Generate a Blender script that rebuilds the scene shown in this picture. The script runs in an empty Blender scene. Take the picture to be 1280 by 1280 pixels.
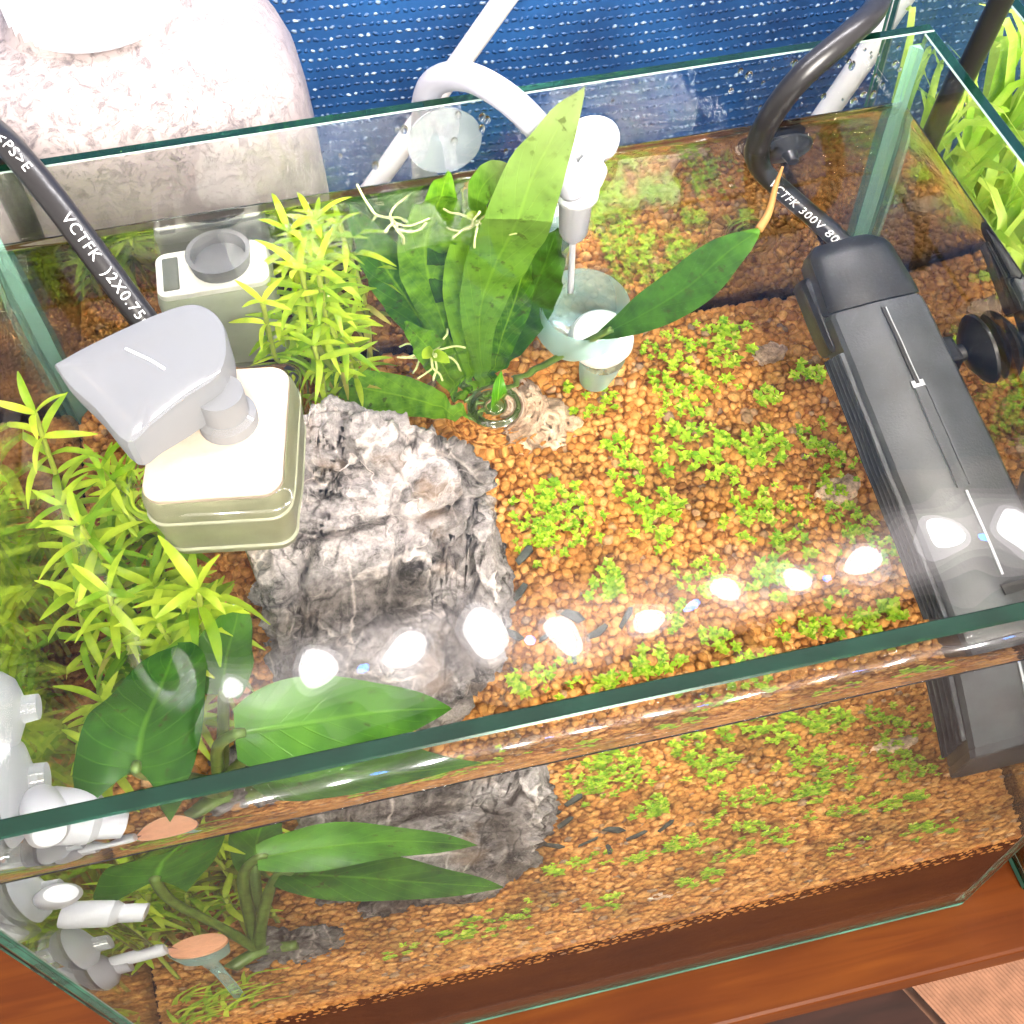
import bpy, bmesh, math, random
import numpy as np
from mathutils import Vector, Matrix, noise

# ------------------------------------------------------------------ scene, camera, light
sc = bpy.context.scene
COL = sc.collection
random.seed(7)
RNG = np.random.default_rng(11)

W, D, H, T = 0.300, 0.2027, 0.2595, 0.0040      # tank, metres; x right, y away, z up
ZW = 0.2328                                     # water level

cam_d = bpy.data.cameras.new('camera')
cam = bpy.data.objects.new('camera', cam_d)
COL.objects.link(cam)
yaw, pitch, roll = math.radians(10.9756), math.radians(55.003), math.radians(-1.933)
fw = Vector((math.sin(yaw)*math.cos(pitch), math.cos(yaw)*math.cos(pitch), -math.sin(pitch)))
rt = Vector((math.cos(yaw), -math.sin(yaw), 0))
up = rt.cross(fw)
r2 = rt*math.cos(roll) + up*math.sin(roll)
u2 = -rt*math.sin(roll) + up*math.cos(roll)
M = Matrix((r2, u2, -fw)).transposed().to_4x4()
M.translation = (0.10439, -0.09092, 0.46519)
cam.matrix_world = M
cam_d.sensor_width = 36.0
cam_d.lens = 1416.92/1280*36.0
cam_d.clip_start = 0.01
cam_d.clip_end = 20
sc.camera = cam

wd = bpy.data.worlds.new('World')
sc.world = wd
wd.use_nodes = True
bgn = wd.node_tree.nodes['Background']
bgn.inputs[0].default_value = (1.0, 0.93, 0.88, 1)
bgn.inputs[1].default_value = 0.88              # pale lit room around the tank
LED_SPOT, LED_PANEL = 290.0, 6.0

# warm fill lamp, added unseen behind the camera to brighten the front view
ld = bpy.data.lights.new('front_fill_lamp', 'AREA'); ld.shape = 'DISK'; ld.size = 0.75; ld.energy = 46.0; ld.color = (1.0, 0.93, 0.84)
lo_ = bpy.data.objects.new('front_fill_lamp', ld); COL.objects.link(lo_)
lo_.location = (0.30, -0.95, 1.05)
lo_.rotation_euler = (Vector((0.15, 0.08, 0.12))-Vector(lo_.location)).to_track_quat('-Z', 'Y').to_euler()

sc.view_settings.view_transform = 'Standard'
sc.view_settings.look = 'None'
sc.view_settings.exposure = 0.88
sc.view_settings.gamma = 1.0
cy = sc.cycles
cy.max_bounces = 16
cy.diffuse_bounces = 4
cy.glossy_bounces = 8
cy.transmission_bounces = 14
cy.transparent_max_bounces = 16
cy.volume_bounces = 0
cy.caustics_reflective = True
cy.caustics_refractive = True
cy.blur_glossy = 0.5
cy.sample_clamp_indirect = 0.0
cy.use_denoising = True
cy.use_adaptive_sampling = True
cy.adaptive_threshold = 0.05

# ------------------------------------------------------------------ helpers
def mesh_obj(name, verts, faces, mat, parent=None, smooth=True, edges=()):
    me = bpy.data.meshes.new(name)
    me.from_pydata([tuple(v) for v in verts], list(edges), faces)
    if smooth:
        me.polygons.foreach_set('use_smooth', [True]*len(me.polygons))
    me.update()
    return link_mesh(name, me, mat, parent)

def link_mesh(name, me, mat, parent=None):
    o = bpy.data.objects.new(name, me)
    if mat is not None and not me.materials:
        me.materials.append(mat)
    COL.objects.link(o)
    if parent is not None:
        o.parent = parent
    return o

def bm_obj(name, bm, mat, parent=None, smooth=True):
    me = bpy.data.meshes.new(name)
    bmesh.ops.recalc_face_normals(bm, faces=bm.faces)
    bm.to_mesh(me)
    bm.free()
    if smooth:
        me.polygons.foreach_set('use_smooth', [True]*len(me.polygons))
    return link_mesh(name, me, mat, parent)

def tag(o, label, cat, group=None, kind=None):
    o['label'] = label
    o['category'] = cat
    if group: o['group'] = group
    if kind: o['kind'] = kind
    return o

def thing(name, label, cat, loc=(0, 0, 0), group=None):
    o = bpy.data.objects.new(name, None)
    o.empty_display_size = 0.01
    COL.objects.link(o)
    o.location = loc
    tag(o, label, cat, group)
    return o

def at_root(o, root):
    """geometry was written in world coordinates: keep it there under its root"""
    o.parent = root
    o.matrix_parent_inverse = Matrix.Translation(root.location).inverted()
    return o

def sub(o, part):
    """a piece of a part: both were written in the same coordinates"""
    o.parent = part
    o.matrix_parent_inverse = Matrix.Identity(4)
    return o

def catmull(pts, n):
    P = [Vector(p) for p in pts]
    P = [P[0]*2-P[1]] + P + [P[-1]*2-P[-2]]
    out = []
    for i in range(1, len(P)-2):
        for k in range(n):
            t = k/n
            a, b, c, d = P[i-1:i+3]
            out.append(0.5*((2*b)+(c-a)*t+(2*a-5*b+4*c-d)*t*t+(3*b-a-3*c+d)*t**3))
    out.append(P[-2].copy())
    return out

def tube_data(path, rad, seg=16, cap=True):
    n = len(path)
    rad = [rad]*n if not hasattr(rad, '__len__') else rad
    tang = [(path[min(i+1, n-1)]-path[max(i-1, 0)]).normalized() for i in range(n)]
    a = Vector((0, 0, 1))
    if abs(tang[0].dot(a)) > 0.9: a = Vector((1, 0, 0))
    u = (a - tang[0]*a.dot(tang[0])).normalized()
    V, F = [], []
    for i in range(n):
        u = (u - tang[i]*u.dot(tang[i])).normalized()
        w = tang[i].cross(u)
        for k in range(seg):
            an = 2*math.pi*k/seg
            V.append(path[i]+(u*math.cos(an)+w*math.sin(an))*rad[i])
    for i in range(n-1):
        for k in range(seg):
            k2 = (k+1) % seg
            F.append((i*seg+k, i*seg+k2, (i+1)*seg+k2, (i+1)*seg+k))
    if cap:
        F.append(tuple(range(seg-1, -1, -1)))
        F.append(tuple((n-1)*seg+k for k in range(seg)))
    return V, F

def tube(name, pts, rad, mat, parent=None, seg=16, n=8, radii=None):
    path = catmull(pts, n) if n > 1 else [Vector(p) for p in pts]
    if radii is not None:
        m = len(path)
        rad = list(np.interp(np.linspace(0, len(radii)-1, m), range(len(radii)), radii))
    V, F = tube_data(path, rad, seg)
    return mesh_obj(name, V, F, mat, parent)

def frame_to(axis):
    z = Vector(axis).normalized()
    a = Vector((0, 0, 1)) if abs(z.z) < 0.9 else Vector((1, 0, 0))
    x = a.cross(z).normalized()
    y = z.cross(x)
    return x, y, z

def lathe(name, prof, mat, parent=None, loc=(0, 0, 0), axis=(0, 0, 1), seg=32, closed=False, smooth=True):
    """prof: list of (r, h) along axis"""
    x, y, z = frame_to(axis)
    L = Vector(loc)
    V, F = [], []
    n = len(prof)
    for r, h in prof:
        for k in range(seg):
            an = 2*math.pi*k/seg
            V.append(L + (x*math.cos(an)+y*math.sin(an))*r + z*h)
    m = n if closed else n-1
    for i in range(m):
        for k in range(seg):
            k2 = (k+1) % seg
            j = (i+1) % n
            F.append((i*seg+k, i*seg+k2, j*seg+k2, j*seg+k))
    if not closed:
        F.append(tuple(range(seg-1, -1, -1)))
        F.append(tuple((n-1)*seg+k for k in range(seg)))
    o = mesh_obj(name, V, F, mat, parent, smooth)
    o.data.set_sharp_from_angle(angle=math.radians(38))
    return o

def bevel_box(name, lo, hi, mat, parent=None, bev=0.0006, seg=2, smooth=False):
    bm = bmesh.new()
    bmesh.ops.create_cube(bm, size=1)
    lo, hi = Vector(lo), Vector(hi)
    for v in bm.verts:
        v.co = Vector([(lo[i]+hi[i])/2 + v.co[i]*(hi[i]-lo[i]) for i in range(3)])
    if bev:
        bmesh.ops.bevel(bm, geom=bm.edges[:], offset=bev, segments=seg, affect='EDGES', profile=0.6)
    return bm_obj(name, bm, mat, parent, smooth)

def loft(name, rings, mat, parent=None, cap=True, smooth=True):
    n, s = len(rings), len(rings[0])
    V = [p for r in rings for p in r]
    F = []
    for i in range(n-1):
        for k in range(s):
            k2 = (k+1) % s
            F.append((i*s+k, i*s+k2, (i+1)*s+k2, (i+1)*s+k))
    if cap:
        F.append(tuple(range(s-1, -1, -1)))
        F.append(tuple((n-1)*s+k for k in range(s)))
    o = mesh_obj(name, V, F, mat, parent, True)
    o.data.set_sharp_from_angle(angle=math.radians(34 if smooth else 28))
    return o

def rrect(hw, hh, rad, seg=5):
    pts = []
    for cx, cy_, a0 in ((hw-rad, hh-rad, 0), (-hw+rad, hh-rad, 90), (-hw+rad, -hh+rad, 180), (hw-rad, -hh+rad, 270)):
        for k in range(seg+1):
            a = math.radians(a0+90*k/seg)
            pts.append((cx+rad*math.cos(a), cy_+rad*math.sin(a)))
    return pts

# ------------------------------------------------------------------ materials
def new_mat(name):
    m = bpy.data.materials.new(name)
    m.use_nodes = True
    nt = m.node_tree
    for n in list(nt.nodes): nt.nodes.remove(n)
    out = nt.nodes.new('ShaderNodeOutputMaterial')
    return m, nt, out

def N(nt, t, **kw):
    n = nt.nodes.new(t)
    for k, v in kw.items():
        if k.startswith('i_'):
            n.inputs[k[2:].replace('_', ' ')].default_value = v
        else:
            setattr(n, k, v)
    return n

def ramp(nt, stops, interp='LINEAR'):
    n = nt.nodes.new('ShaderNodeValToRGB')
    n.color_ramp.interpolation = interp
    e = n.color_ramp.elements
    while len(e) > 1: e.remove(e[-1])
    e[0].position, e[0].color = stops[0][0], (*stops[0][1], 1)
    for p, c in stops[1:]:
        q = e.new(p); q.color = (*c, 1)
    return n

def principled(name, col, rough=0.5, var=0.0, vscale=60, bump=0.0, bscale=200, trans=0.0, ior=1.45, sss=0.0, spec=0.5, coat=0.0):
    m, nt, out = new_mat(name)
    b = N(nt, 'ShaderNodeBsdfPrincipled')
    b.inputs['Base Color'].default_value = (*col, 1)
    b.inputs['Roughness'].default_value = rough
    b.inputs['IOR'].default_value = ior
    b.inputs['Transmission Weight'].default_value = trans
    b.inputs['Specular IOR Level'].default_value = spec
    b.inputs['Coat Weight'].default_value = coat
    if sss:
        b.inputs['Subsurface Weight'].default_value = sss
        b.inputs['Subsurface Radius'].default_value = (0.004, 0.004, 0.004)
    tc = N(nt, 'ShaderNodeTexCoord')
    if var:
        nz = N(nt, 'ShaderNodeTexNoise', i_Scale=vscale, i_Detail=6.0)
        nt.links.new(tc.outputs['Object'], nz.inputs['Vector'])
        rp = ramp(nt, [(0.3, tuple(c*(1-var) for c in col)), (0.7, tuple(min(1, c*(1+var)) for c in col))])
        nt.links.new(nz.outputs['Fac'], rp.inputs['Fac'])
        nt.links.new(rp.outputs['Color'], b.inputs['Base Color'])
    if bump:
        nz = N(nt, 'ShaderNodeTexNoise', i_Scale=bscale, i_Detail=5.0)
        nt.links.new(tc.outputs['Object'], nz.inputs['Vector'])
        bp = N(nt, 'ShaderNodeBump', i_Strength=bump, i_Distance=0.001)
        nt.links.new(nz.outputs['Fac'], bp.inputs['Height'])
        nt.links.new(bp.outputs['Normal'], b.inputs['Normal'])
    nt.links.new(b.outputs['BSDF'], out.inputs['Surface'])
    return m

def glass_mat(name, col, ior, rough=0.0, absorb=None, density=0.0):
    m, nt, out = new_mat(name)
    g = N(nt, 'ShaderNodeBsdfGlass', i_IOR=ior, i_Roughness=rough)
    g.inputs['Color'].default_value = (*col, 1)
    nt.links.new(g.outputs[0], out.inputs['Surface'])
    if absorb:
        v = N(nt, 'ShaderNodeVolumeAbsorption', i_Density=density)
        v.inputs['Color'].default_value = (*absorb, 1)
        nt.links.new(v.outputs[0], out.inputs['Volume'])
    return m

def leaf_mat(name, c1, c2, vscale=80, trans=0.4, rough=0.35, vein=0.0, tip=None, spots=0.0):
    m, nt, out = new_mat(name)
    tc = N(nt, 'ShaderNodeTexCoord')
    oi = N(nt, 'ShaderNodeObjectInfo')
    add = N(nt, 'ShaderNodeVectorMath', operation='ADD')
    nt.links.new(tc.outputs['Object'], add.inputs[0])
    nt.links.new(oi.outputs['Random'], add.inputs[1])
    nz = N(nt, 'ShaderNodeTexNoise', i_Scale=vscale, i_Detail=4.0)
    nt.links.new(add.outputs[0], nz.inputs['Vector'])
    rp = ramp(nt, [(0.28, c1), (0.72, c2)])
    mth = N(nt, 'ShaderNodeMath', operation='MULTIPLY_ADD')
    mth.inputs[1].default_value = 0.45
    sub = N(nt, 'ShaderNodeMath', operation='SUBTRACT')
    sub.inputs[1].default_value = 0.22
    nt.links.new(oi.outputs['Random'], mth.inputs[0])
    nt.links.new(nz.outputs['Fac'], sub.inputs[0])
    nt.links.new(sub.outputs[0], mth.inputs[2])
    nt.links.new(mth.outputs[0], rp.inputs['Fac'])
    col = rp.outputs['Color']
    uv = N(nt, 'ShaderNodeUVMap')
    sep = N(nt, 'ShaderNodeSeparateXYZ')
    nt.links.new(uv.outputs[0], sep.inputs[0])
    bp = N(nt, 'ShaderNodeBump', i_Strength=0.35, i_Distance=0.0006)
    if vein:
        # midrib and side veins from the leaf's own uv
        a = N(nt, 'ShaderNodeMath', operation='SUBTRACT'); a.inputs[1].default_value = 0.5
        nt.links.new(sep.outputs[0], a.inputs[0])
        ab = N(nt, 'ShaderNodeMath', operation='ABSOLUTE'); nt.links.new(a.outputs[0], ab.inputs[0])
        ph = N(nt, 'ShaderNodeMath', operation='MULTIPLY_ADD'); ph.inputs[1].default_value = -0.55
        nt.links.new(ab.outputs[0], ph.inputs[0]); nt.links.new(sep.outputs[1], ph.inputs[2])
        sc_ = N(nt, 'ShaderNodeMath', operation='MULTIPLY'); sc_.inputs[1].default_value = 9.0
        nt.links.new(ph.outputs[0], sc_.inputs[0])
        fr = N(nt, 'ShaderNodeMath', operation='PINGPONG'); fr.inputs[1].default_value = 0.5
        nt.links.new(sc_.outputs[0], fr.inputs[0])
        v1 = N(nt, 'ShaderNodeMapRange'); v1.inputs[1].default_value = 0.0; v1.inputs[2].default_value = 0.07
        v1.inputs[3].default_value = 0.5; v1.inputs[4].default_value = 0.0
        nt.links.new(fr.outputs[0], v1.inputs[0])
        v2 = N(nt, 'ShaderNodeMapRange'); v2.inputs[1].default_value = 0.01; v2.inputs[2].default_value = 0.035
        v2.inputs[3].default_value = 1.0; v2.inputs[4].default_value = 0.0
        nt.links.new(ab.outputs[0], v2.inputs[0])
        mx = N(nt, 'ShaderNodeMath', operation='MAXIMUM')
        nt.links.new(v1.outputs[0], mx.inputs[0]); nt.links.new(v2.outputs[0], mx.inputs[1])
        ml = N(nt, 'ShaderNodeMath', operation='MULTIPLY'); ml.inputs[1].default_value = vein
        nt.links.new(mx.outputs[0], ml.inputs[0])
        mc = N(nt, 'ShaderNodeMix', data_type='RGBA')
        mc.inputs['B'].default_value = (c2[0]*1.7+0.03, c2[1]*1.5+0.04, c2[2]*1.4, 1)
        nt.links.new(ml.outputs[0], mc.inputs['Factor']); nt.links.new(col, mc.inputs['A'])
        col = mc.outputs['Result']
        hh = N(nt, 'ShaderNodeMath', operation='MULTIPLY_ADD'); hh.inputs[1].default_value = -0.6
        nt.links.new(mx.outputs[0], hh.inputs[0]); nt.links.new(nz.outputs['Fac'], hh.inputs[2])
        nt.links.new(hh.outputs[0], bp.inputs['Height'])
    else:
        nt.links.new(nz.outputs['Fac'], bp.inputs['Height'])
    if tip:
        mr = N(nt, 'ShaderNodeMapRange'); mr.inputs[1].default_value = 0.45; mr.inputs[2].default_value = 1.0
        nt.links.new(sep.outputs[1], mr.inputs[0])
        mc = N(nt, 'ShaderNodeMix', data_type='RGBA'); mc.inputs['B'].default_value = (*tip, 1)
        nt.links.new(mr.outputs[0], mc.inputs['Factor']); nt.links.new(col, mc.inputs['A'])
        col = mc.outputs['Result']
    if spots:
        sn = N(nt, 'ShaderNodeTexNoise', i_Scale=330.0, i_Detail=3.0); nt.links.new(add.outputs[0], sn.inputs['Vector'])
        s2 = N(nt, 'ShaderNodeTexNoise', i_Scale=45.0, i_Detail=2.0); nt.links.new(add.outputs[0], s2.inputs['Vector'])
        r1 = N(nt, 'ShaderNodeMapRange'); r1.inputs[1].default_value = 0.60; r1.inputs[2].default_value = 0.68; nt.links.new(sn.outputs['Fac'], r1.inputs[0])
        r2_ = N(nt, 'ShaderNodeMapRange'); r2_.inputs[1].default_value = 0.45; r2_.inputs[2].default_value = 0.62; r2_.inputs[4].default_value = spots; nt.links.new(s2.outputs['Fac'], r2_.inputs[0])
        ms = N(nt, 'ShaderNodeMath', operation='MULTIPLY'); nt.links.new(r1.outputs[0], ms.inputs[0]); nt.links.new(r2_.outputs[0], ms.inputs[1])
        mc = N(nt, 'ShaderNodeMix', data_type='RGBA'); mc.inputs['B'].default_value = (0.05, 0.055, 0.012, 1)
        nt.links.new(ms.outputs[0], mc.inputs['Factor']); nt.links.new(col, mc.inputs['A'])
        col = mc.outputs['Result']
    b = N(nt, 'ShaderNodeBsdfPrincipled', i_Roughness=rough)
    b.inputs['Specular IOR Level'].default_value = 0.3
    nt.links.new(col, b.inputs['Base Color']); nt.links.new(bp.outputs[0], b.inputs['Normal'])
    tr = N(nt, 'ShaderNodeBsdfTranslucent')
    nt.links.new(col, tr.inputs['Color'])
    mix = N(nt, 'ShaderNodeMixShader'); mix.inputs[0].default_value = trans
    nt.links.new(b.outputs[0], mix.inputs[1]); nt.links.new(tr.outputs[0], mix.inputs[2])
    nt.links.new(mix.outputs[0], out.inputs['Surface'])
    return m

def emit_mat(name, col, s):
    m, nt, out = new_mat(name)
    e = N(nt, 'ShaderNodeEmission', i_Strength=s)
    e.inputs['Color'].default_value = (*col, 1)
    nt.links.new(e.outputs[0], out.inputs['Surface'])
    return m

MT = {}
MT['glass'] = glass_mat('tank_glass', (0.99, 1.0, 0.995), 1.5, 0.0)
def edge_material():
    m, nt, out = new_mat('green_glass_edge')
    tc = N(nt, 'ShaderNodeTexCoord')
    nz = N(nt, 'ShaderNodeTexNoise', i_Scale=70.0, i_Detail=5.0); nt.links.new(tc.outputs['Object'], nz.inputs['Vector'])
    rp = ramp(nt, [(0.3, (0.0008, 0.010, 0.006)), (0.7, (0.004, 0.030, 0.018))]); nt.links.new(nz.outputs['Fac'], rp.inputs['Fac'])
    b = N(nt, 'ShaderNodeBsdfPrincipled', i_Roughness=0.12); nt.links.new(rp.outputs[0], b.inputs['Base Color'])
    t = N(nt, 'ShaderNodeBsdfGlass', i_IOR=1.5, i_Roughness=0.05); t.inputs['Color'].default_value = (0.12, 0.55, 0.38, 1)
    mx = N(nt, 'ShaderNodeMixShader'); mx.inputs[0].default_value = 0.35
    nt.links.new(b.outputs[0], mx.inputs[1]); nt.links.new(t.outputs[0], mx.inputs[2])
    nt.links.new(mx.outputs[0], out.inputs['Surface'])
    return m
MT['edge'] = edge_material()
MT['edge_lit'] = principled('lit_glass_edge', (0.07, 0.25, 0.18), 0.2, var=0.35, vscale=90, trans=0.3, ior=1.3)  # upright edges coloured paler teal for the light seen through them
MT['chamfer'] = principled('bright_chamfer', (0.34, 0.45, 0.40), 0.25, trans=0.4, ior=1.45)  # pale colour paints the bright line where the bevel catches light
MT['neighbour_glass'] = glass_mat('thin_glass', (0.9, 1.0, 0.95), 1.5, 0.0)
def thin_clear(name, tint, haze, fac_h, fac_g):
    m, nt, out = new_mat(name)
    t = N(nt, 'ShaderNodeBsdfTransparent'); t.inputs[0].default_value = (*tint, 1)
    d = N(nt, 'ShaderNodeBsdfDiffuse'); d.inputs[0].default_value = (*haze, 1)
    g = N(nt, 'ShaderNodeBsdfGlossy', i_Roughness=0.08)
    lw = N(nt, 'ShaderNodeLayerWeight', i_Blend=0.35)
    fm = N(nt, 'ShaderNodeMath', operation='MULTIPLY_ADD'); fm.inputs[1].default_value = 0.55; fm.inputs[2].default_value = fac_h
    nt.links.new(lw.outputs['Facing'], fm.inputs[0])
    m1 = N(nt, 'ShaderNodeMixShader'); nt.links.new(fm.outputs[0], m1.inputs[0])
    nt.links.new(t.outputs[0], m1.inputs[1]); nt.links.new(d.outputs[0], m1.inputs[2])
    m2 = N(nt, 'ShaderNodeMixShader'); m2.inputs[0].default_value = fac_g
    nt.links.new(m1.outputs[0], m2.inputs[1]); nt.links.new(g.outputs[0], m2.inputs[2])
    nt.links.new(m2.outputs[0], out.inputs['Surface'])
    return m
MT['sub_glass'] = thin_clear('submerged_glass', (0.86, 0.97, 0.96), (0.55, 0.78, 0.76), 0.10, 0.05)
MT['hazy'] = thin_clear('hazy_silicone', (0.94, 0.95, 0.97), (0.60, 0.63, 0.69), 0.32, 0.06)
MT['clear_tube'] = glass_mat('clear_tube', (0.97, 0.97, 1.0), 1.16, 0.12)
MT['white_plastic'] = principled('white_plastic', (0.56, 0.57, 0.62), 0.3, sss=0.2)
MT['milky'] = principled('milky_silicone', (0.52, 0.52, 0.58), 0.3, trans=0.4, ior=1.2)
MT['black'] = principled('black_plastic', (0.012, 0.011, 0.010), 0.38, var=0.2, bump=0.06, bscale=900)
MT['rubber'] = principled('black_rubber', (0.016, 0.015, 0.015), 0.28)
MT['grey_plastic'] = principled('grey_plastic', (0.046, 0.049, 0.053), 0.45, var=0.30, vscale=70, bump=0.10, bscale=1200)
MT['cable'] = principled('cable_sheath', (0.014, 0.013, 0.014), 0.3, bump=0.05, bscale=700)
MT['print'] = principled('white_print', (0.85, 0.85, 0.85), 0.6)
MT['silicone'] = thin_clear('silicone', (0.75, 0.95, 0.88), (0.45, 0.72, 0.62), 0.15, 0.06)
MT['led_white'] = emit_mat('led_white', (1.0, 0.97, 0.98), LED_SPOT)
MT['led_blue'] = emit_mat('led_blue', (0.1, 0.25, 1.0), LED_SPOT*0.25)
MT['led_halo'] = emit_mat('led_lens', (1.0, 0.96, 0.98), 26.0)
MT['led_halo2'] = emit_mat('led_reflector', (1.0, 0.93, 0.95), 10.0)
MT['led_panel'] = emit_mat('led_diffuser', (1.0, 0.90, 0.90), LED_PANEL)
MT['groove_glint'] = principled('painted_glint', (0.45, 0.46, 0.48), 0.25)  # pale grey strips stand in for highlights along the pump's grooves
MT['lamp_case'] = principled('lamp_case', (0.6, 0.59, 0.6), 0.4)
MT['ceramic'] = principled('peach_ceramic', (0.83, 0.40, 0.24), 0.75, var=0.08, vscale=500)
MT['white_ceramic'] = principled('white_ceramic', (0.9, 0.89, 0.87), 0.6)
MT['cord'] = principled('white_cord', (0.6, 0.58, 0.58), 0.4)
MT['fern'] = leaf_mat('fern_leaf', (0.045, 0.16, 0.008), (0.20, 0.43, 0.025), 240, 0.35, 0.3, vein=0.30, spots=0.75)
MT['fern_tip'] = leaf_mat('fern_leaf_lit_tip', (0.05, 0.16, 0.010), (0.15, 0.34, 0.03), 220, 0.40, 0.35, vein=0.30, spots=0.6, tip=(0.27, 0.34, 0.12))  # paler tip paints in the stronger light above the water
MT['fern_dark'] = leaf_mat('fern_leaf_dark', (0.018, 0.07, 0.006), (0.06, 0.18, 0.014), 160, 0.2, 0.3, vein=0.25, spots=0.6)
MT['anubias'] = leaf_mat('broad_leaf', (0.028, 0.12, 0.010), (0.10, 0.29, 0.022), 75, 0.28, 0.24, vein=0.30, spots=0.7)
MT['stalk'] = principled('leaf_stalk', (0.10, 0.17, 0.03), 0.4, var=0.3, vscale=200)
MT['stem_leaf'] = leaf_mat('stem_leaf', (0.24, 0.45, 0.015), (0.64, 0.79, 0.06), 120, 0.45, 0.35)
MT['old_leaf'] = leaf_mat('old_stem_leaf', (0.16, 0.22, 0.02), (0.42, 0.38, 0.07), 120, 0.35, 0.45)
MT['stem'] = principled('plant_stem', (0.33, 0.40, 0.05), 0.5)
def carpet_material():
    m, nt, out = new_mat('carpet_leaf')
    geo = N(nt, 'ShaderNodeNewGeometry')
    rp = ramp(nt, [(0.0, (0.20, 0.46, 0.015)), (0.4, (0.44, 0.70, 0.03)), (0.8, (0.66, 0.84, 0.06)), (1.0, (0.76, 0.74, 0.16))])
    nt.links.new(geo.outputs['Random Per Island'], rp.inputs['Fac'])
    b = N(nt, 'ShaderNodeBsdfPrincipled', i_Roughness=0.45); b.inputs['Specular IOR Level'].default_value = 0.25
    t = N(nt, 'ShaderNodeBsdfTranslucent')
    nt.links.new(rp.outputs[0], b.inputs['Base Color']); nt.links.new(rp.outputs[0], t.inputs['Color'])
    mx = N(nt, 'ShaderNodeMixShader'); mx.inputs[0].default_value = 0.4
    nt.links.new(b.outputs[0], mx.inputs[1]); nt.links.new(t.outputs[0], mx.inputs[2])
    nt.links.new(mx.outputs[0], out.inputs['Surface'])
    return m
MT['carpet'] = carpet_material()
MT['ribbon'] = leaf_mat('ribbon_leaf', (0.24, 0.44, 0.03), (0.62, 0.78, 0.14), 60, 0.5, 0.4)

def water_material():
    m, nt, out = new_mat('water')
    g = N(nt, 'ShaderNodeBsdfGlass', i_IOR=1.333, i_Roughness=0.0)
    g.inputs['Color'].default_value = (1.0, 0.995, 0.975, 1)
    nt.links.new(g.outputs[0], out.inputs['Surface'])
    return m
MT['water'] = water_material()

def soil_material():
    m, nt, out = new_mat('unlit_soil')
    tc = N(nt, 'ShaderNodeTexCoord')
    v = N(nt, 'ShaderNodeTexVoronoi', i_Scale=330.0)
    nt.links.new(tc.outputs['Object'], v.inputs['Vector'])
    n1 = N(nt, 'ShaderNodeTexNoise', i_Scale=30.0, i_Detail=5.0)
    nt.links.new(tc.outputs['Object'], n1.inputs['Vector'])
    rp = ramp(nt, [(0.3, (0.012, 0.0026, 0.0005)), (0.7, (0.024, 0.006, 0.001))])  # near-black brown paints the lack of light behind the front pane
    nt.links.new(n1.outputs['Fac'], rp.inputs['Fac'])
    b = N(nt, 'ShaderNodeBsdfPrincipled', i_Roughness=0.9)
    b.inputs['Specular IOR Level'].default_value = 0.1
    nt.links.new(rp.outputs['Color'], b.inputs['Base Color'])
    bp = N(nt, 'ShaderNodeBump', i_Strength=0.5, i_Distance=0.001)
    nt.links.new(v.outputs['Distance'], bp.inputs['Height'])
    nt.links.new(bp.outputs[0], b.inputs['Normal'])
    nt.links.new(b.outputs[0], out.inputs['Surface'])
    return m
MT['soil'] = soil_material()

MT['lifted_dust'] = principled('lifted_clay_dust', (0.42, 0.175, 0.042), 0.9, var=0.35, vscale=300, bump=0.5, bscale=900, spec=0.1)  # clay dust toned up to lighten the shaded gaps between pellets
def pellet_material():
    m, nt, out = new_mat('clay_pellet')
    geo = N(nt, 'ShaderNodeNewGeometry')
    rp = ramp(nt, [(0.0, (0.34, 0.13, 0.028)), (0.25, (0.52, 0.225, 0.052)), (0.65, (0.63, 0.295, 0.075)), (0.93, (0.72, 0.37, 0.115)), (0.97, (0.30, 0.20, 0.13)), (1.0, (0.66, 0.37, 0.16))])
    nt.links.new(geo.outputs['Random Per Island'], rp.inputs['Fac'])
    tc = N(nt, 'ShaderNodeTexCoord')
    n1 = N(nt, 'ShaderNodeTexNoise', i_Scale=900.0, i_Detail=4.0)
    nt.links.new(tc.outputs['Object'], n1.inputs['Vector'])
    hs = N(nt, 'ShaderNodeMapRange'); hs.inputs[1].default_value = 0.3; hs.inputs[2].default_value = 0.7
    hs.inputs[3].default_value = 0.72; hs.inputs[4].default_value = 1.2
    nt.links.new(n1.outputs['Fac'], hs.inputs[0])
    mu = N(nt, 'ShaderNodeVectorMath', operation='SCALE')
    nt.links.new(rp.outputs['Color'], mu.inputs[0]); nt.links.new(hs.outputs[0], mu.inputs['Scale'])
    nb = N(nt, 'ShaderNodeTexNoise', i_Scale=34.0, i_Detail=4.0); nt.links.new(tc.outputs['Object'], nb.inputs['Vector'])
    rb_ = ramp(nt, [(0.34, (0.60, 0.62, 0.62)), (0.5, (1.0, 1.0, 1.0)), (0.68, (1.10, 1.12, 1.2))]); nt.links.new(nb.outputs['Fac'], rb_.inputs['Fac'])
    m3 = N(nt, 'ShaderNodeVectorMath', operation='MULTIPLY'); nt.links.new(mu.outputs[0], m3.inputs[0]); nt.links.new(rb_.outputs[0], m3.inputs[1])
    b = N(nt, 'ShaderNodeBsdfPrincipled', i_Roughness=0.9)
    b.inputs['Specular IOR Level'].default_value = 0.15
    nt.links.new(m3.outputs[0], b.inputs['Base Color'])
    bp = N(nt, 'ShaderNodeBump', i_Strength=0.4, i_Distance=0.0004)
    nt.links.new(n1.outputs['Fac'], bp.inputs['Height'])
    nt.links.new(bp.outputs[0], b.inputs['Normal'])
    nt.links.new(b.outputs[0], out.inputs['Surface'])
    return m
MT['pellet'] = pellet_material()

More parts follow.
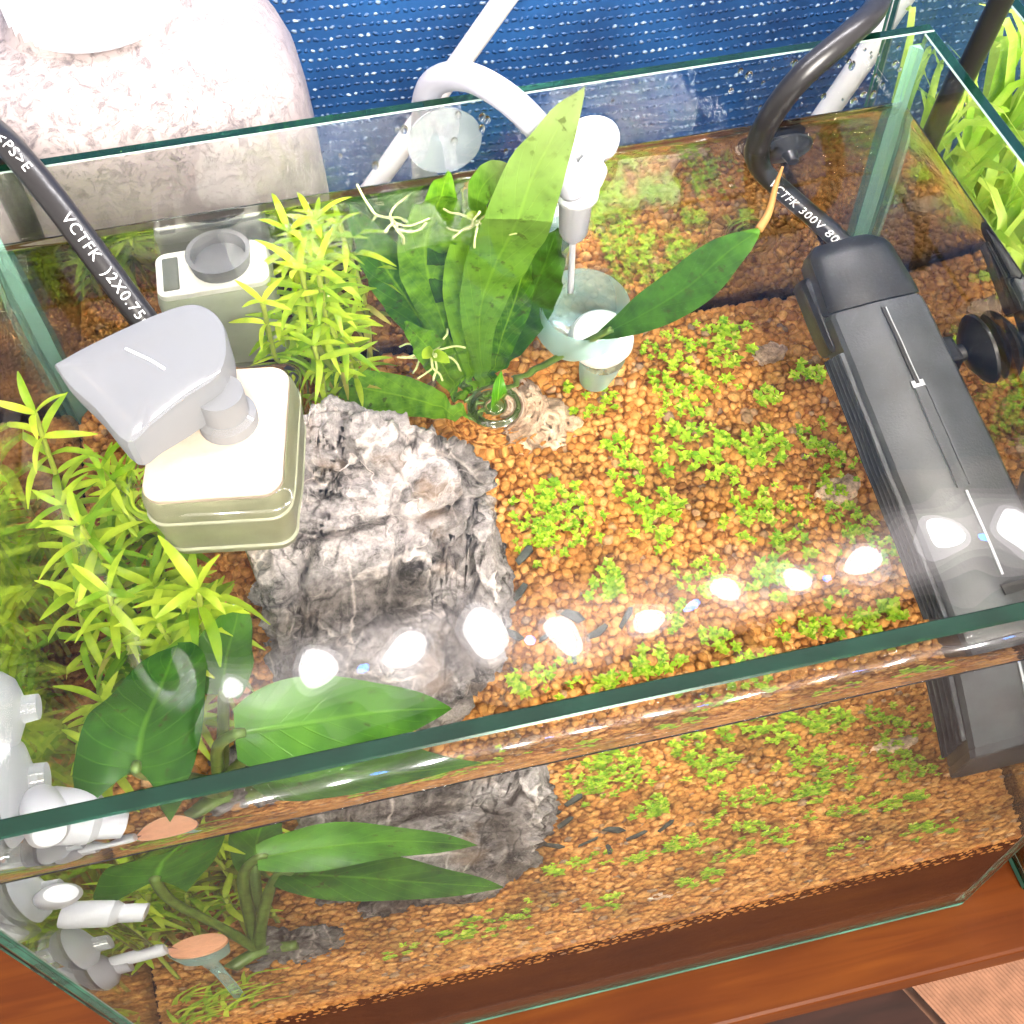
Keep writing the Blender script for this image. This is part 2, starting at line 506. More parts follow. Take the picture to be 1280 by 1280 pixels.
def rock_material(name, base, vein, dark, scale=1.0, veinw=0.03, rust=0.0):
    m, nt, out = new_mat(name)
    tc = N(nt, 'ShaderNodeTexCoord')
    mp = N(nt, 'ShaderNodeMapping'); mp.inputs['Scale'].default_value = (scale,)*3
    nt.links.new(tc.outputs['Object'], mp.inputs['Vector'])
    dn = N(nt, 'ShaderNodeTexNoise', i_Scale=45.0, i_Detail=5.0)
    nt.links.new(mp.outputs[0], dn.inputs['Vector'])
    ad = N(nt, 'ShaderNodeVectorMath', operation='MULTIPLY_ADD')
    ad.inputs[1].default_value = (0.010, 0.010, 0.010)
    nt.links.new(dn.outputs['Color'], ad.inputs[0]); nt.links.new(mp.outputs[0], ad.inputs[2])
    n1 = N(nt, 'ShaderNodeTexNoise', i_Scale=60.0, i_Detail=10.0, i_Roughness=0.78)
    nt.links.new(ad.outputs[0], n1.inputs['Vector'])
    rp = ramp(nt, [(0.38, dark), (0.46, base), (0.58, tuple(min(1, c*1.7) for c in base)), (0.86, vein)])
    nt.links.new(n1.outputs['Fac'], rp.inputs['Fac'])
    col = rp.outputs['Color']
    hsum = n1.outputs['Fac']
    for s, w, f, k_ in ((22.0, 0.005, 0.9, 1), (75.0, 0.010, 0.45, 3)):
        mpv = N(nt, 'ShaderNodeMapping'); mpv.inputs['Scale'].default_value = (1.0, 0.75, 0.55); mpv.inputs['Rotation'].default_value = (0.5*k_, 0.6, 0.4*k_)
        nt.links.new(ad.outputs[0], mpv.inputs['Vector'])
        v = N(nt, 'ShaderNodeTexNoise', i_Scale=s, i_Detail=2.0, i_Distortion=0.15)
        nt.links.new(mpv.outputs[0], v.inputs['Vector'])
        sb = N(nt, 'ShaderNodeMath', operation='SUBTRACT'); sb.inputs[1].default_value = 0.5
        nt.links.new(v.outputs['Fac'], sb.inputs[0])
        ab = N(nt, 'ShaderNodeMath', operation='ABSOLUTE'); nt.links.new(sb.outputs[0], ab.inputs[0])
        mr = N(nt, 'ShaderNodeMapRange'); mr.inputs[1].default_value = 0.0; mr.inputs[2].default_value = w
        mr.inputs[3].default_value = f; mr.inputs[4].default_value = 0.0
        nt.links.new(ab.outputs[0], mr.inputs[0])
        nm = N(nt, 'ShaderNodeTexNoise', i_Scale=s*0.8, i_Detail=3.0)
        nt.links.new(tc.outputs['Object'], nm.inputs['Vector'])
        cut = N(nt, 'ShaderNodeMapRange'); cut.inputs[1].default_value = 0.40; cut.inputs[2].default_value = 0.6
        nt.links.new(nm.outputs['Fac'], cut.inputs[0])
        mm = N(nt, 'ShaderNodeMath', operation='MULTIPLY')
        nt.links.new(mr.outputs[0], mm.inputs[0]); nt.links.new(cut.outputs[0], mm.inputs[1])
        mc = N(nt, 'ShaderNodeMix', data_type='RGBA'); mc.inputs['B'].default_value = (*vein, 1)
        nt.links.new(mm.outputs[0], mc.inputs['Factor']); nt.links.new(col, mc.inputs['A'])
        col = mc.outputs['Result']
    for s, w, f, vc in ((30.0, 0.022, 0.95, vein), (75.0, 0.040, 0.7, vein), (46.0, 0.030, 0.9, dark), (120.0, 0.060, 0.65, dark)):
        mpv = N(nt, 'ShaderNodeMapping'); mpv.inputs['Scale'].default_value = (1.0, 0.55, 0.8); mpv.inputs['Rotation'].default_value = (0.3+s*0.02, 0.5, 0.9+s*0.01)
        nt.links.new(ad.outputs[0], mpv.inputs['Vector'])
        v = N(nt, 'ShaderNodeTexVoronoi', i_Scale=s, feature='DISTANCE_TO_EDGE'); nt.links.new(mpv.outputs[0], v.inputs['Vector'])
        mr = N(nt, 'ShaderNodeMapRange'); mr.inputs[1].default_value = 0.0; mr.inputs[2].default_value = w; mr.inputs[3].default_value = f; mr.inputs[4].default_value = 0.0
        nt.links.new(v.outputs['Distance'], mr.inputs[0])
        nm = N(nt, 'ShaderNodeTexNoise', i_Scale=s*1.1, i_Detail=4.0); nt.links.new(mpv.outputs[0], nm.inputs['Vector'])
        cut = N(nt, 'ShaderNodeMapRange'); cut.inputs[1].default_value = 0.47; cut.inputs[2].default_value = 0.60
        nt.links.new(nm.outputs['Fac'], cut.inputs[0])
        mm = N(nt, 'ShaderNodeMath', operation='MULTIPLY'); nt.links.new(mr.outputs[0], mm.inputs[0]); nt.links.new(cut.outputs[0], mm.inputs[1])
        mc = N(nt, 'ShaderNodeMix', data_type='RGBA'); mc.inputs['B'].default_value = (*vc, 1)
        nt.links.new(mm.outputs[0], mc.inputs['Factor']); nt.links.new(col, mc.inputs['A'])
        col = mc.outputs['Result']
    gr = N(nt, 'ShaderNodeTexNoise', i_Scale=650.0, i_Detail=5.0, i_Roughness=0.8); nt.links.new(mp.outputs[0], gr.inputs['Vector'])
    gm = N(nt, 'ShaderNodeMapRange'); gm.inputs[1].default_value = 0.32; gm.inputs[2].default_value = 0.68; gm.inputs[3].default_value = 0.62; gm.inputs[4].default_value = 1.3
    nt.links.new(gr.outputs['Fac'], gm.inputs[0])
    gs = N(nt, 'ShaderNodeVectorMath', operation='SCALE'); nt.links.new(col, gs.inputs[0]); nt.links.new(gm.outputs[0], gs.inputs['Scale'])
    col = gs.outputs[0]
    if rust:
        nr = N(nt, 'ShaderNodeTexNoise', i_Scale=38.0, i_Detail=4.0)
        nt.links.new(mp.outputs[0], nr.inputs['Vector'])
        cr = N(nt, 'ShaderNodeMapRange'); cr.inputs[1].default_value = 0.58; cr.inputs[2].default_value = 0.7; cr.inputs[4].default_value = rust
        nt.links.new(nr.outputs['Fac'], cr.inputs[0])
        mc = N(nt, 'ShaderNodeMix', data_type='RGBA'); mc.inputs['B'].default_value = (0.22, 0.13, 0.06, 1)
        nt.links.new(cr.outputs[0], mc.inputs['Factor']); nt.links.new(col, mc.inputs['A'])
        col = mc.outputs['Result']
    nl = N(nt, 'ShaderNodeTexNoise', i_Scale=22.0, i_Detail=3.0, i_Distortion=0.6)
    nt.links.new(mp.outputs[0], nl.inputs['Vector'])
    rl = ramp(nt, [(0.36, (0.42, 0.37, 0.33)), (0.48, (1.0, 0.97, 0.95)), (0.62, (1.45, 1.40, 1.38))])
    nt.links.new(nl.outputs['Fac'], rl.inputs['Fac'])
    ml = N(nt, 'ShaderNodeVectorMath', operation='MULTIPLY')
    nt.links.new(col, ml.inputs[0]); nt.links.new(rl.outputs[0], ml.inputs[1])
    col = ml.outputs[0]
    b = N(nt, 'ShaderNodeBsdfPrincipled', i_Roughness=0.6)
    nt.links.new(col, b.inputs['Base Color'])
    bp = N(nt, 'ShaderNodeBump', i_Strength=1.0, i_Distance=0.003)
    nt.links.new(hsum, bp.inputs['Height'])
    nt.links.new(bp.outputs[0], b.inputs['Normal'])
    nt.links.new(b.outputs[0], out.inputs['Surface'])
    return m
MT['rock'] = rock_material('veined_grey_stone', (0.29, 0.272, 0.272), (0.86, 0.80, 0.77), (0.045, 0.040, 0.038), rust=0.6)
MT['rock_tan'] = rock_material('tan_stone', (0.50, 0.36, 0.25), (0.80, 0.68, 0.56), (0.25, 0.16, 0.10), rust=0.3)
MT['rock_dark'] = rock_material('dark_stone', (0.13, 0.125, 0.12), (0.42, 0.38, 0.36), (0.03, 0.028, 0.026))

def cloth_material():
    m, nt, out = new_mat('blue_weave')
    tc = N(nt, 'ShaderNodeTexCoord')
    dn = N(nt, 'ShaderNodeTexNoise', i_Scale=150.0, i_Detail=3.0)
    nt.links.new(tc.outputs['Object'], dn.inputs['Vector'])
    ad = N(nt, 'ShaderNodeVectorMath', operation='MULTIPLY_ADD'); ad.inputs[1].default_value = (0.0050, 0.0, 0.0034)
    nt.links.new(dn.outputs['Color'], ad.inputs[0]); nt.links.new(tc.outputs['Object'], ad.inputs[2])
    sep = N(nt, 'ShaderNodeSeparateXYZ'); nt.links.new(ad.outputs[0], sep.inputs[0])
    def cell(sock, per, off=None):
        d = N(nt, 'ShaderNodeMath', operation='DIVIDE'); d.inputs[1].default_value = per
        nt.links.new(sock, d.inputs[0])
        s = d.outputs[0]
        if off is not None:
            a = N(nt, 'ShaderNodeMath', operation='ADD'); nt.links.new(s, a.inputs[0]); nt.links.new(off, a.inputs[1]); s = a.outputs[0]
        f = N(nt, 'ShaderNodeMath', operation='FRACT'); nt.links.new(s, f.inputs[0])
        c = N(nt, 'ShaderNodeMath', operation='SUBTRACT'); c.inputs[1].default_value = 0.5; nt.links.new(f.outputs[0], c.inputs[0])
        ab = N(nt, 'ShaderNodeMath', operation='ABSOLUTE'); nt.links.new(c.outputs[0], ab.inputs[0])
        fl = N(nt, 'ShaderNodeMath', operation='FLOOR'); nt.links.new(s, fl.inputs[0])
        return ab.outputs[0], fl.outputs[0]
    zc, zi = cell(sep.outputs[2], 0.0052)
    hf = N(nt, 'ShaderNodeMath', operation='MULTIPLY'); hf.inputs[1].default_value = 0.5; nt.links.new(zi, hf.inputs[0])
    xc, xi = cell(sep.outputs[0], 0.0036, hf.outputs[0])
    cb = N(nt, 'ShaderNodeCombineXYZ'); nt.links.new(xi, cb.inputs[0]); nt.links.new(zi, cb.inputs[1])
    wn = N(nt, 'ShaderNodeTexWhiteNoise', noise_dimensions='2D'); nt.links.new(cb.outputs[0], wn.inputs['Vector'])
    # pale glint of the weave, painted as an ellipse in the cell
    x2 = N(nt, 'ShaderNodeMath', operation='MULTIPLY'); nt.links.new(xc, x2.inputs[0]); nt.links.new(xc, x2.inputs[1])
    z2 = N(nt, 'ShaderNodeMath', operation='MULTIPLY'); nt.links.new(zc, z2.inputs[0]); nt.links.new(zc, z2.inputs[1])
    z3 = N(nt, 'ShaderNodeMath', operation='MULTIPLY_ADD'); z3.inputs[1].default_value = 3.4; nt.links.new(z2.outputs[0], z3.inputs[0]); nt.links.new(x2.outputs[0], z3.inputs[2])
    dot = N(nt, 'ShaderNodeMapRange'); dot.inputs[1].default_value = 0.02; dot.inputs[2].default_value = 0.13; dot.inputs[3].default_value = 1.0; dot.inputs[4].default_value = 0.0
    nt.links.new(z3.outputs[0], dot.inputs[0])
    pw = N(nt, 'ShaderNodeMath', operation='POWER'); pw.inputs[1].default_value = 5.0; nt.links.new(wn.outputs['Value'], pw.inputs[0])
    dm = N(nt, 'ShaderNodeMath', operation='MULTIPLY'); nt.links.new(dot.outputs[0], dm.inputs[0]); nt.links.new(pw.outputs[0], dm.inputs[1])
    nb = N(nt, 'ShaderNodeTexNoise', i_Scale=25.0, i_Detail=6.0); nt.links.new(tc.outputs['Object'], nb.inputs['Vector'])
    rp = ramp(nt, [(0.3, (0.004, 0.034, 0.12)), (0.7, (0.010, 0.075, 0.23))]); nt.links.new(nb.outputs['Fac'], rp.inputs['Fac'])
    mc = N(nt, 'ShaderNodeMix', data_type='RGBA'); mc.inputs['B'].default_value = (0.45, 0.58, 0.75, 1)
    nt.links.new(dm.outputs[0], mc.inputs['Factor']); nt.links.new(rp.outputs[0], mc.inputs['A'])
    b = N(nt, 'ShaderNodeBsdfPrincipled', i_Roughness=0.55)
    nt.links.new(mc.outputs['Result'], b.inputs['Base Color'])
    bp = N(nt, 'ShaderNodeBump', i_Strength=0.7, i_Distance=0.0012)
    nt.links.new(dot.outputs[0], bp.inputs['Height']); nt.links.new(bp.outputs[0], b.inputs['Normal'])
    nt.links.new(b.outputs[0], out.inputs['Surface'])
    return m
MT['cloth'] = cloth_material()

def wood_material():
    m, nt, out = new_mat('red_wood')
    tc = N(nt, 'ShaderNodeTexCoord')
    mp = N(nt, 'ShaderNodeMapping'); mp.inputs['Scale'].default_value = (2.5, 40, 40)
    nt.links.new(tc.outputs['Object'], mp.inputs['Vector'])
    n1 = N(nt, 'ShaderNodeTexNoise', i_Scale=4.0, i_Detail=7.0, i_Distortion=0.8)
    nt.links.new(mp.outputs[0], n1.inputs['Vector'])
    n2 = N(nt, 'ShaderNodeTexNoise', i_Scale=14.0, i_Detail=3.0)
    nt.links.new(tc.outputs['Object'], n2.inputs['Vector'])
    rp = ramp(nt, [(0.3, (0.045, 0.009, 0.0010)), (0.50, (0.068, 0.015, 0.0016)), (0.72, (0.105, 0.028, 0.003))])
    ad = N(nt, 'ShaderNodeMath', operation='MULTIPLY_ADD'); ad.inputs[1].default_value = 0.6
    sb = N(nt, 'ShaderNodeMath', operation='MULTIPLY'); sb.inputs[1].default_value = 0.4
    nt.links.new(n2.outputs['Fac'], sb.inputs[0])
    nt.links.new(n1.outputs['Fac'], ad.inputs[0]); nt.links.new(sb.outputs[0], ad.inputs[2])
    nt.links.new(ad.outputs[0], rp.inputs['Fac'])
    b = N(nt, 'ShaderNodeBsdfPrincipled', i_Roughness=0.4)
    b.inputs['Specular IOR Level'].default_value = 0.15
    nt.links.new(rp.outputs[0], b.inputs['Base Color'])
    nt.links.new(b.outputs[0], out.inputs['Surface'])
    return m
MT['wood'] = wood_material()

def bottle_material():
    m, nt, out = new_mat('frosted_bottle')
    tc = N(nt, 'ShaderNodeTexCoord')
    n1 = N(nt, 'ShaderNodeTexNoise', i_Scale=210.0, i_Detail=8.0, i_Roughness=0.8, i_Distortion=0.8)
    nt.links.new(tc.outputs['Object'], n1.inputs['Vector'])
    n2 = N(nt, 'ShaderNodeTexNoise', i_Scale=14.0, i_Detail=2.0)
    nt.links.new(tc.outputs['Object'], n2.inputs['Vector'])
    sep = N(nt, 'ShaderNodeSeparateXYZ'); nt.links.new(tc.outputs['Object'], sep.inputs[0])
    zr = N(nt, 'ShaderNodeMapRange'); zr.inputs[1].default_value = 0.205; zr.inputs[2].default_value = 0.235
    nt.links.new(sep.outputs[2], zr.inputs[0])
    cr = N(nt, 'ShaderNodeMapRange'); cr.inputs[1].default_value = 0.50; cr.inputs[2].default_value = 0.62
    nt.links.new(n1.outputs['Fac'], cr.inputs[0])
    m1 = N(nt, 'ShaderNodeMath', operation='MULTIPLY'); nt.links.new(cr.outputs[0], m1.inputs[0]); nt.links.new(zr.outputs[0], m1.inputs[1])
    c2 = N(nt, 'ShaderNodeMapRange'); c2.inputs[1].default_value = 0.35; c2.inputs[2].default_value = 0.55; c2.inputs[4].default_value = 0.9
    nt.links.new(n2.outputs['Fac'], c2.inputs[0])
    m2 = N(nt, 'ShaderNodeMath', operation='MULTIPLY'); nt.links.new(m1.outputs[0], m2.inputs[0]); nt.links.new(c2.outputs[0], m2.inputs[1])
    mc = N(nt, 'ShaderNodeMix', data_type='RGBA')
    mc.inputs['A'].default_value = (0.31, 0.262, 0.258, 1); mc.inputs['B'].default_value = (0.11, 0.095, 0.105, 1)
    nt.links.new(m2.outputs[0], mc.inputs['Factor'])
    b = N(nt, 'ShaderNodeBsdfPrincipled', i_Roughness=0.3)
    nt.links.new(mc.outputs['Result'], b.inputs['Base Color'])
    b.inputs['Subsurface Weight'].default_value = 0.25
    b.inputs['Subsurface Radius'].default_value = (0.01, 0.008, 0.008)
    bp = N(nt, 'ShaderNodeBump', i_Strength=0.5, i_Distance=0.001)
    nt.links.new(m1.outputs[0], bp.inputs['Height']); nt.links.new(bp.outputs[0], b.inputs['Normal'])
    nt.links.new(b.outputs[0], out.inputs['Surface'])
    return m
MT['bottle'] = bottle_material()
MT['filter_body'] = principled('filter_body', (0.22, 0.225, 0.14), 0.4, var=0.25, vscale=45, sss=0.2)
MT['milky_body'] = principled('milky_body', (0.36, 0.39, 0.30), 0.35, var=0.2, vscale=40, sss=0.2)
MT['milky_top'] = principled('milky_top', (0.66, 0.67, 0.62), 0.35)
MT['filter_line'] = principled('filter_line', (0.34, 0.35, 0.25), 0.3)
MT['filter_top'] = principled('filter_media', (0.37, 0.305, 0.24), 0.7, var=0.32, vscale=48, bump=0.1, bscale=500)
MT['spout'] = thin_clear('frosted_plastic', (0.92, 0.93, 0.94), (0.185, 0.19, 0.20), 0.60, 0.05)
MT['mat'] = principled('ribbed_mat', (0.20, 0.095, 0.055), 0.9, var=0.2, vscale=120, bump=0.4, bscale=600)
MT['dark_wood'] = principled('dark_wood', (0.022, 0.006, 0.003), 0.6, var=0.4, vscale=20)
MT['chip'] = principled('dark_chip', (0.05, 0.06, 0.05), 0.6, var=0.4, vscale=300)
MT['root'] = principled('pale_root', (0.62, 0.66, 0.28), 0.5)

# ------------------------------------------------------------------ terrain function of the bed
def bed(x, y):
    xx = np.maximum(x, 0.16)
    return 0.0785 + 0.025*(x-0.15) + y*(0.16-0.8*(xx-0.2))

# ------------------------------------------------------------------ setting: shelf, backdrop
def structure(o):
    o['kind'] = 'structure'
    return o

structure(bevel_box('table_top', (-0.9, -0.0215, -0.022), (1.2, 0.55, -0.0008), MT['wood'], bev=0.0015))
structure(bevel_box('cabinet_front', (-0.9, -0.006, -0.6), (1.2, 0.54, -0.0225), MT['dark_wood'], bev=0))
structure(bevel_box('floor', (-1.5, -1.2, -0.64), (1.8, 0.8, -0.605), MT['dark_wood'], bev=0))

def backdrop():
    nx, nz = 90, 40
    V, F = [], []
    for j in range(nz+1):
        for i in range(nx+1):
            x = -0.75+1.9*i/nx
            z = 0.0+0.85*j/nz
            y = 0.40+0.006*math.sin(x*7+1)+0.004*math.sin(x*17+z*5)
            V.append((x, y, z))
    for j in range(nz):
        for i in range(nx):
            a = j*(nx+1)+i
            F.append((a, a+1, a+nx+2, a+nx+1))
    return structure(mesh_obj('backdrop', V, F, MT['cloth']))
backdrop()

# ------------------------------------------------------------------ aquarium
tank = thing('aquarium', 'rimless clear glass tank with green polished edges holding the planted gravel', 'aquarium', (W/2, D/2, 0))
B = T + 0.0004
def glass_panel(name, lo, hi):
    o = bevel_box(name, lo, hi, MT['glass'], bev=0.0004, seg=1)
    me = o.data
    me.materials.append(MT['edge']); me.materials.append(MT['chamfer']); me.materials.append(MT['edge_lit'])
    dims = [hi[i]-lo[i] for i in range(3)]
    thin = dims.index(min(dims))
    for p in me.polygons:
        a = [abs(c) for c in p.normal]
        if max(a) < 0.95: p.material_index = 2
        elif a.index(max(a)) != thin: p.material_index = 1
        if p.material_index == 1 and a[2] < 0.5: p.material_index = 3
        if name in ('front_pane', 'base_pane') and p.material_index == 2: p.material_index = 1
    return o
def pane(name, lo, hi):
    o = glass_panel(name, lo, hi)
    at_root(o, tank)
    return o
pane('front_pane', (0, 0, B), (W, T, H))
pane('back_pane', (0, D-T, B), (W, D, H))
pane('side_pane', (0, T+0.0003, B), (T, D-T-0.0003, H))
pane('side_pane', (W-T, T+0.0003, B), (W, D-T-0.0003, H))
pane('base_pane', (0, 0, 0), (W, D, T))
def bead(x, y):
    sx = 1 if x < W/2 else -1
    sy = 1 if y < D/2 else -1
    r = 0.0034
    ring = []
    for z in (B+0.001, H-0.004):
        ring.append([Vector((x, y, z)), Vector((x+sx*r, y, z)), Vector((x+sx*r*0.45, y+sy*r*0.45, z)), Vector((x, y+sy*r, z))])
    o = loft('silicone_seam', ring, MT['silicone'], smooth=False)
    at_root(o, tank)
e_ = 0.00015
bead(T+e_, D-T-e_)
bead(W-T-e_, D-T-e_)

# ------------------------------------------------------------------ water
RINGS = [(0.1385, 0.1035, 0.0013, 0.0105), (0.2274, 0.1508, 0.0006, 0.009)]
def water():
    g_ = -0.0012          # the water body laps a little into the panes: one optical joint, no air film
    x0, x1, y0, y1 = T+g_, W-T-g_, T+g_, D-T-g_
    def axis(a, b, n):
        t = np.linspace(0, 1, n)
        edge = 0.012
        inner = np.linspace(a+edge, b-edge, n)
        ed = edge*(np.linspace(0, 1, 14)[:-1]**1.6)
        return np.concatenate([a+ed, inner, (b-ed)[::-1]])
    xs, ys = axis(x0, x1, 230), axis(y0, y1, 160)
    X, Y = np.meshgrid(xs, ys)
    d = np.minimum(np.minimum(X-x0, x1-X), np.minimum(Y-y0, y1-Y))
    d2 = np.minimum(np.minimum(X-x0, x1-X), y1-Y)
    Z = ZW + 0.0016*np.exp(-np.maximum(d2+g_, 0)/0.0013) + 0.0027*np.exp(-np.maximum(Y-y0+g_, 0)/0.0022)
    Z += 0.00002*np.sin(X*230+1.3*np.sin(Y*120))*np.sin(Y*260+X*60) + 0.00005*np.sin(X*95+Y*40+0.7)+0.00005*np.sin(Y*120-X*45)
    # disturbed water near the broad leaf that almost touches the surface
    q = np.exp(-(((X-0.058)/0.022)**2+((Y-0.048)/0.018)**2))
    Z += q*(0.00007*np.sin(X*300+Y*60))
    for cx, cy_, amp, R in RINGS:
        r = np.hypot(X-cx, Y-cy_)
        Z += amp*np.exp(-r/0.0032) + 0.22*amp*np.cos(r/0.00085)*np.exp(-(r/R)**2)
    ca_, sa_ = math.cos(math.radians(-9)), math.sin(math.radians(-9))   # water climbing the box filter
    lx_, ly_ = (X-0.0655)*ca_+(Y-0.1105)*sa_, -(X-0.0655)*sa_+(Y-0.1105)*ca_
    dr = np.hypot(np.maximum(np.abs(lx_)-0.0150, 0), np.maximum(np.abs(ly_)-0.0185, 0))-0.0032
    Z += 0.0016*np.exp(-np.maximum(dr, 0)/0.0018)
    for cx, cy_, R in OBJ_MENISCUS:
        r = np.maximum(np.hypot(X-cx, Y-cy_)-R, 0)
        Z += 0.0014*np.exp(-r/0.0014)
    ny, nx = X.shape
    V = np.stack([X, Y, Z], -1).reshape(-1, 3).tolist()
    F = []
    for j in range(ny-1):
        for i in range(nx-1):
            a = j*nx+i
            F.append((a, a+1, a+nx+1, a+nx))
    nsm = len(F)
    rim = [i for i in range(nx)] + [j*nx+nx-1 for j in range(1, ny)] + [(ny-1)*nx+i for i in range(nx-2, -1, -1)] + [j*nx for j in range(ny-2, 0, -1)]
    base = len(V)
    zb = 0.02
    for k in rim: V.append([V[k][0], V[k][1], zb])
    m = len(rim)
    for k in range(m):
        k2 = (k+1) % m
        F.append((rim[k2], rim[k], base+k, base+k2))
    F.append(tuple(base+k for k in range(m-1, -1, -1)))
    o = mesh_obj('water', V, F, MT['water'], smooth=False)
    sm = [i < nsm for i in range(len(F))]
    o.data.polygons.foreach_set('use_smooth', sm)
    # keep the rim crease sharp
    return structure(o)
OBJ_MENISCUS = [(0.243, 0.190, 0.004)]
water()

# ------------------------------------------------------------------ substrate
def soil_bed():
    g_ = 0.0005
    xs = np.linspace(T+g_, W-T-g_, 50); ys = np.linspace(T+g_, D-T-g_, 34)
    X, Y = np.meshgrid(xs, ys)
    Z = bed(X, Y)-0.0024
    ny, nx = X.shape
    V = np.stack([X, Y, Z], -1).reshape(-1, 3).tolist()
    F = [(j*nx+i, j*nx+i+1, (j+1)*nx+i+1, (j+1)*nx+i) for j in range(ny-1) for i in range(nx-1)]
    rim = [i for i in range(nx)] + [j*nx+nx-1 for j in range(1, ny)] + [(ny-1)*nx+i for i in range(nx-2, -1, -1)] + [j*nx for j in range(ny-2, 0, -1)]
    base = len(V)
    for k in rim: V.append([V[k][0], V[k][1], B+0.001])
    m = len(rim)
    for k in range(m):
        k2 = (k+1) % m
        F.append((rim[k2], rim[k], base+k, base+k2))
    F.append(tuple(base+k for k in range(m-1, -1, -1)))
    o = mesh_obj('soil_bed', V, F, MT['soil'], smooth=False)
    o.data.materials.append(MT['lifted_dust'])
    for p in o.data.polygons:
        if p.normal.z > 0.7: p.material_index = 1
    return structure(o)
soil_bed()

def pellets():
    bm = bmesh.new(); bmesh.ops.create_icosphere(bm, subdivisions=2, radius=1)
    bm.verts.ensure_lookup_table()
    BV = np.array([v.co[:] for v in bm.verts]); BF = np.array([[v.index for v in f.verts] for f in bm.faces]); bm.free()
    bm = bmesh.new(); bmesh.ops.create_icosphere(bm, subdivisions=1, radius=1)
    bm.verts.ensure_lookup_table()
    BV1 = np.array([v.co[:] for v in bm.verts]); BF1 = np.array([[v.index for v in f.verts] for f in bm.faces]); bm.free()
    P = []
    m_ = 0.0016
    step = 0.00305
    lo_x, hi_x, lo_y, hi_y = T+m_, W-T-m_, T+m_, D-T-m_
    for layer, dz in ((0, 0.0), (1, -0.0018)):
        ny = int((hi_y-lo_y)/(step*0.87)); nx = int((hi_x-lo_x)/step)
        for j in range(ny+1):
            for i in range(nx+1):
                x = lo_x+step*(i+0.5*(j % 2))+RNG.normal(0, 0.0005)+layer*step*0.5
                y = lo_y+step*0.87*j+RNG.normal(0, 0.0005)+layer*step*0.29
                if layer == 0 and RNG.random() < 0.06: continue
                x = min(max(x, lo_x), hi_x); y = min(max(y, lo_y), hi_y)
                z = bed(x, y)+dz+RNG.normal(0, 0.0005)+0.0016*noise.noise((x*60, y*60, 3))
                s = 0.00168*(1+RNG.normal(0, 0.22))
                if layer == 0 and RNG.random() < 0.02: z += 0.0015
                P.append((x, y, z, max(s, 0.0010)))
    # pellets pressed against the front and the side panes
    for row in range(4):
        for i in range(int((hi_x-lo_x)/0.0033)):
            x = lo_x+0.0033*(i+0.5*(row % 2))+RNG.normal(0, 0.0003)
            P.append((x, lo_y+RNG.normal(0, 0.0002), bed(x, 0)-0.0030*(row+0.6)+RNG.normal(0, 0.0003), 0.0017*(1+RNG.normal(0, 0.12))))
        for i in range(int((hi_y-lo_y)/0.0033)):
            y = lo_y+0.0033*(i+0.5*(row % 2))
            for x in (lo_x, hi_x):
                P.append((x, y, bed(x, y)-0.0030*(row+0.6), 0.0017*(1+RNG.normal(0, 0.12))))
    P = np.array(P)
    n = len(P)
    nv = len(BV1)
    q = RNG.normal(size=(n, 4)); q /= np.linalg.norm(q, axis=1)[:, None]
    w, x, y, z = q.T
    R = np.stack([1-2*(y*y+z*z), 2*(x*y-z*w), 2*(x*z+y*w), 2*(x*y+z*w), 1-2*(x*x+z*z), 2*(y*z-x*w), 2*(x*z-y*w), 2*(y*z+x*w), 1-2*(x*x+y*y)], -1).reshape(n, 3, 3)
    S = 1+RNG.normal(0, 0.14, (n, 1, 3))
    lump = 1+RNG.normal(0, 0.07, (n, nv, 1))
    V = BV1[None]*S*lump
    V = np.einsum('nij,nkj->nki', R, V)*P[:, 3][:, None, None]*1.08 + P[:, None, :3]
    V[:, :, 0] = np.clip(V[:, :, 0], T+0.0002, W-T-0.0002)
    V[:, :, 1] = np.clip(V[:, :, 1], T+0.0002, D-T-0.0002)
    F = (BF1[None] + (np.arange(n)*nv)[:, None, None]).reshape(-1, 3)
    me = bpy.data.meshes.new('clay_gravel')
    me.vertices.add(n*nv); me.vertices.foreach_set('co', V.astype(np.float32).ravel())
    me.loops.add(F.size); me.loops.foreach_set('vertex_index', F.astype(np.int32).ravel())
    me.polygons.add(len(F)); me.polygons.foreach_set('loop_start', np.arange(0, F.size, 3, dtype=np.int32))
    me.polygons.foreach_set('use_smooth', np.ones(len(F), bool))
    me.update(); me.validate()
    o = link_mesh('clay_gravel', me, MT['pellet'])
    tag(o, 'orange brown clay pellets covering the tank floor', 'gravel', kind='stuff')
pellets()

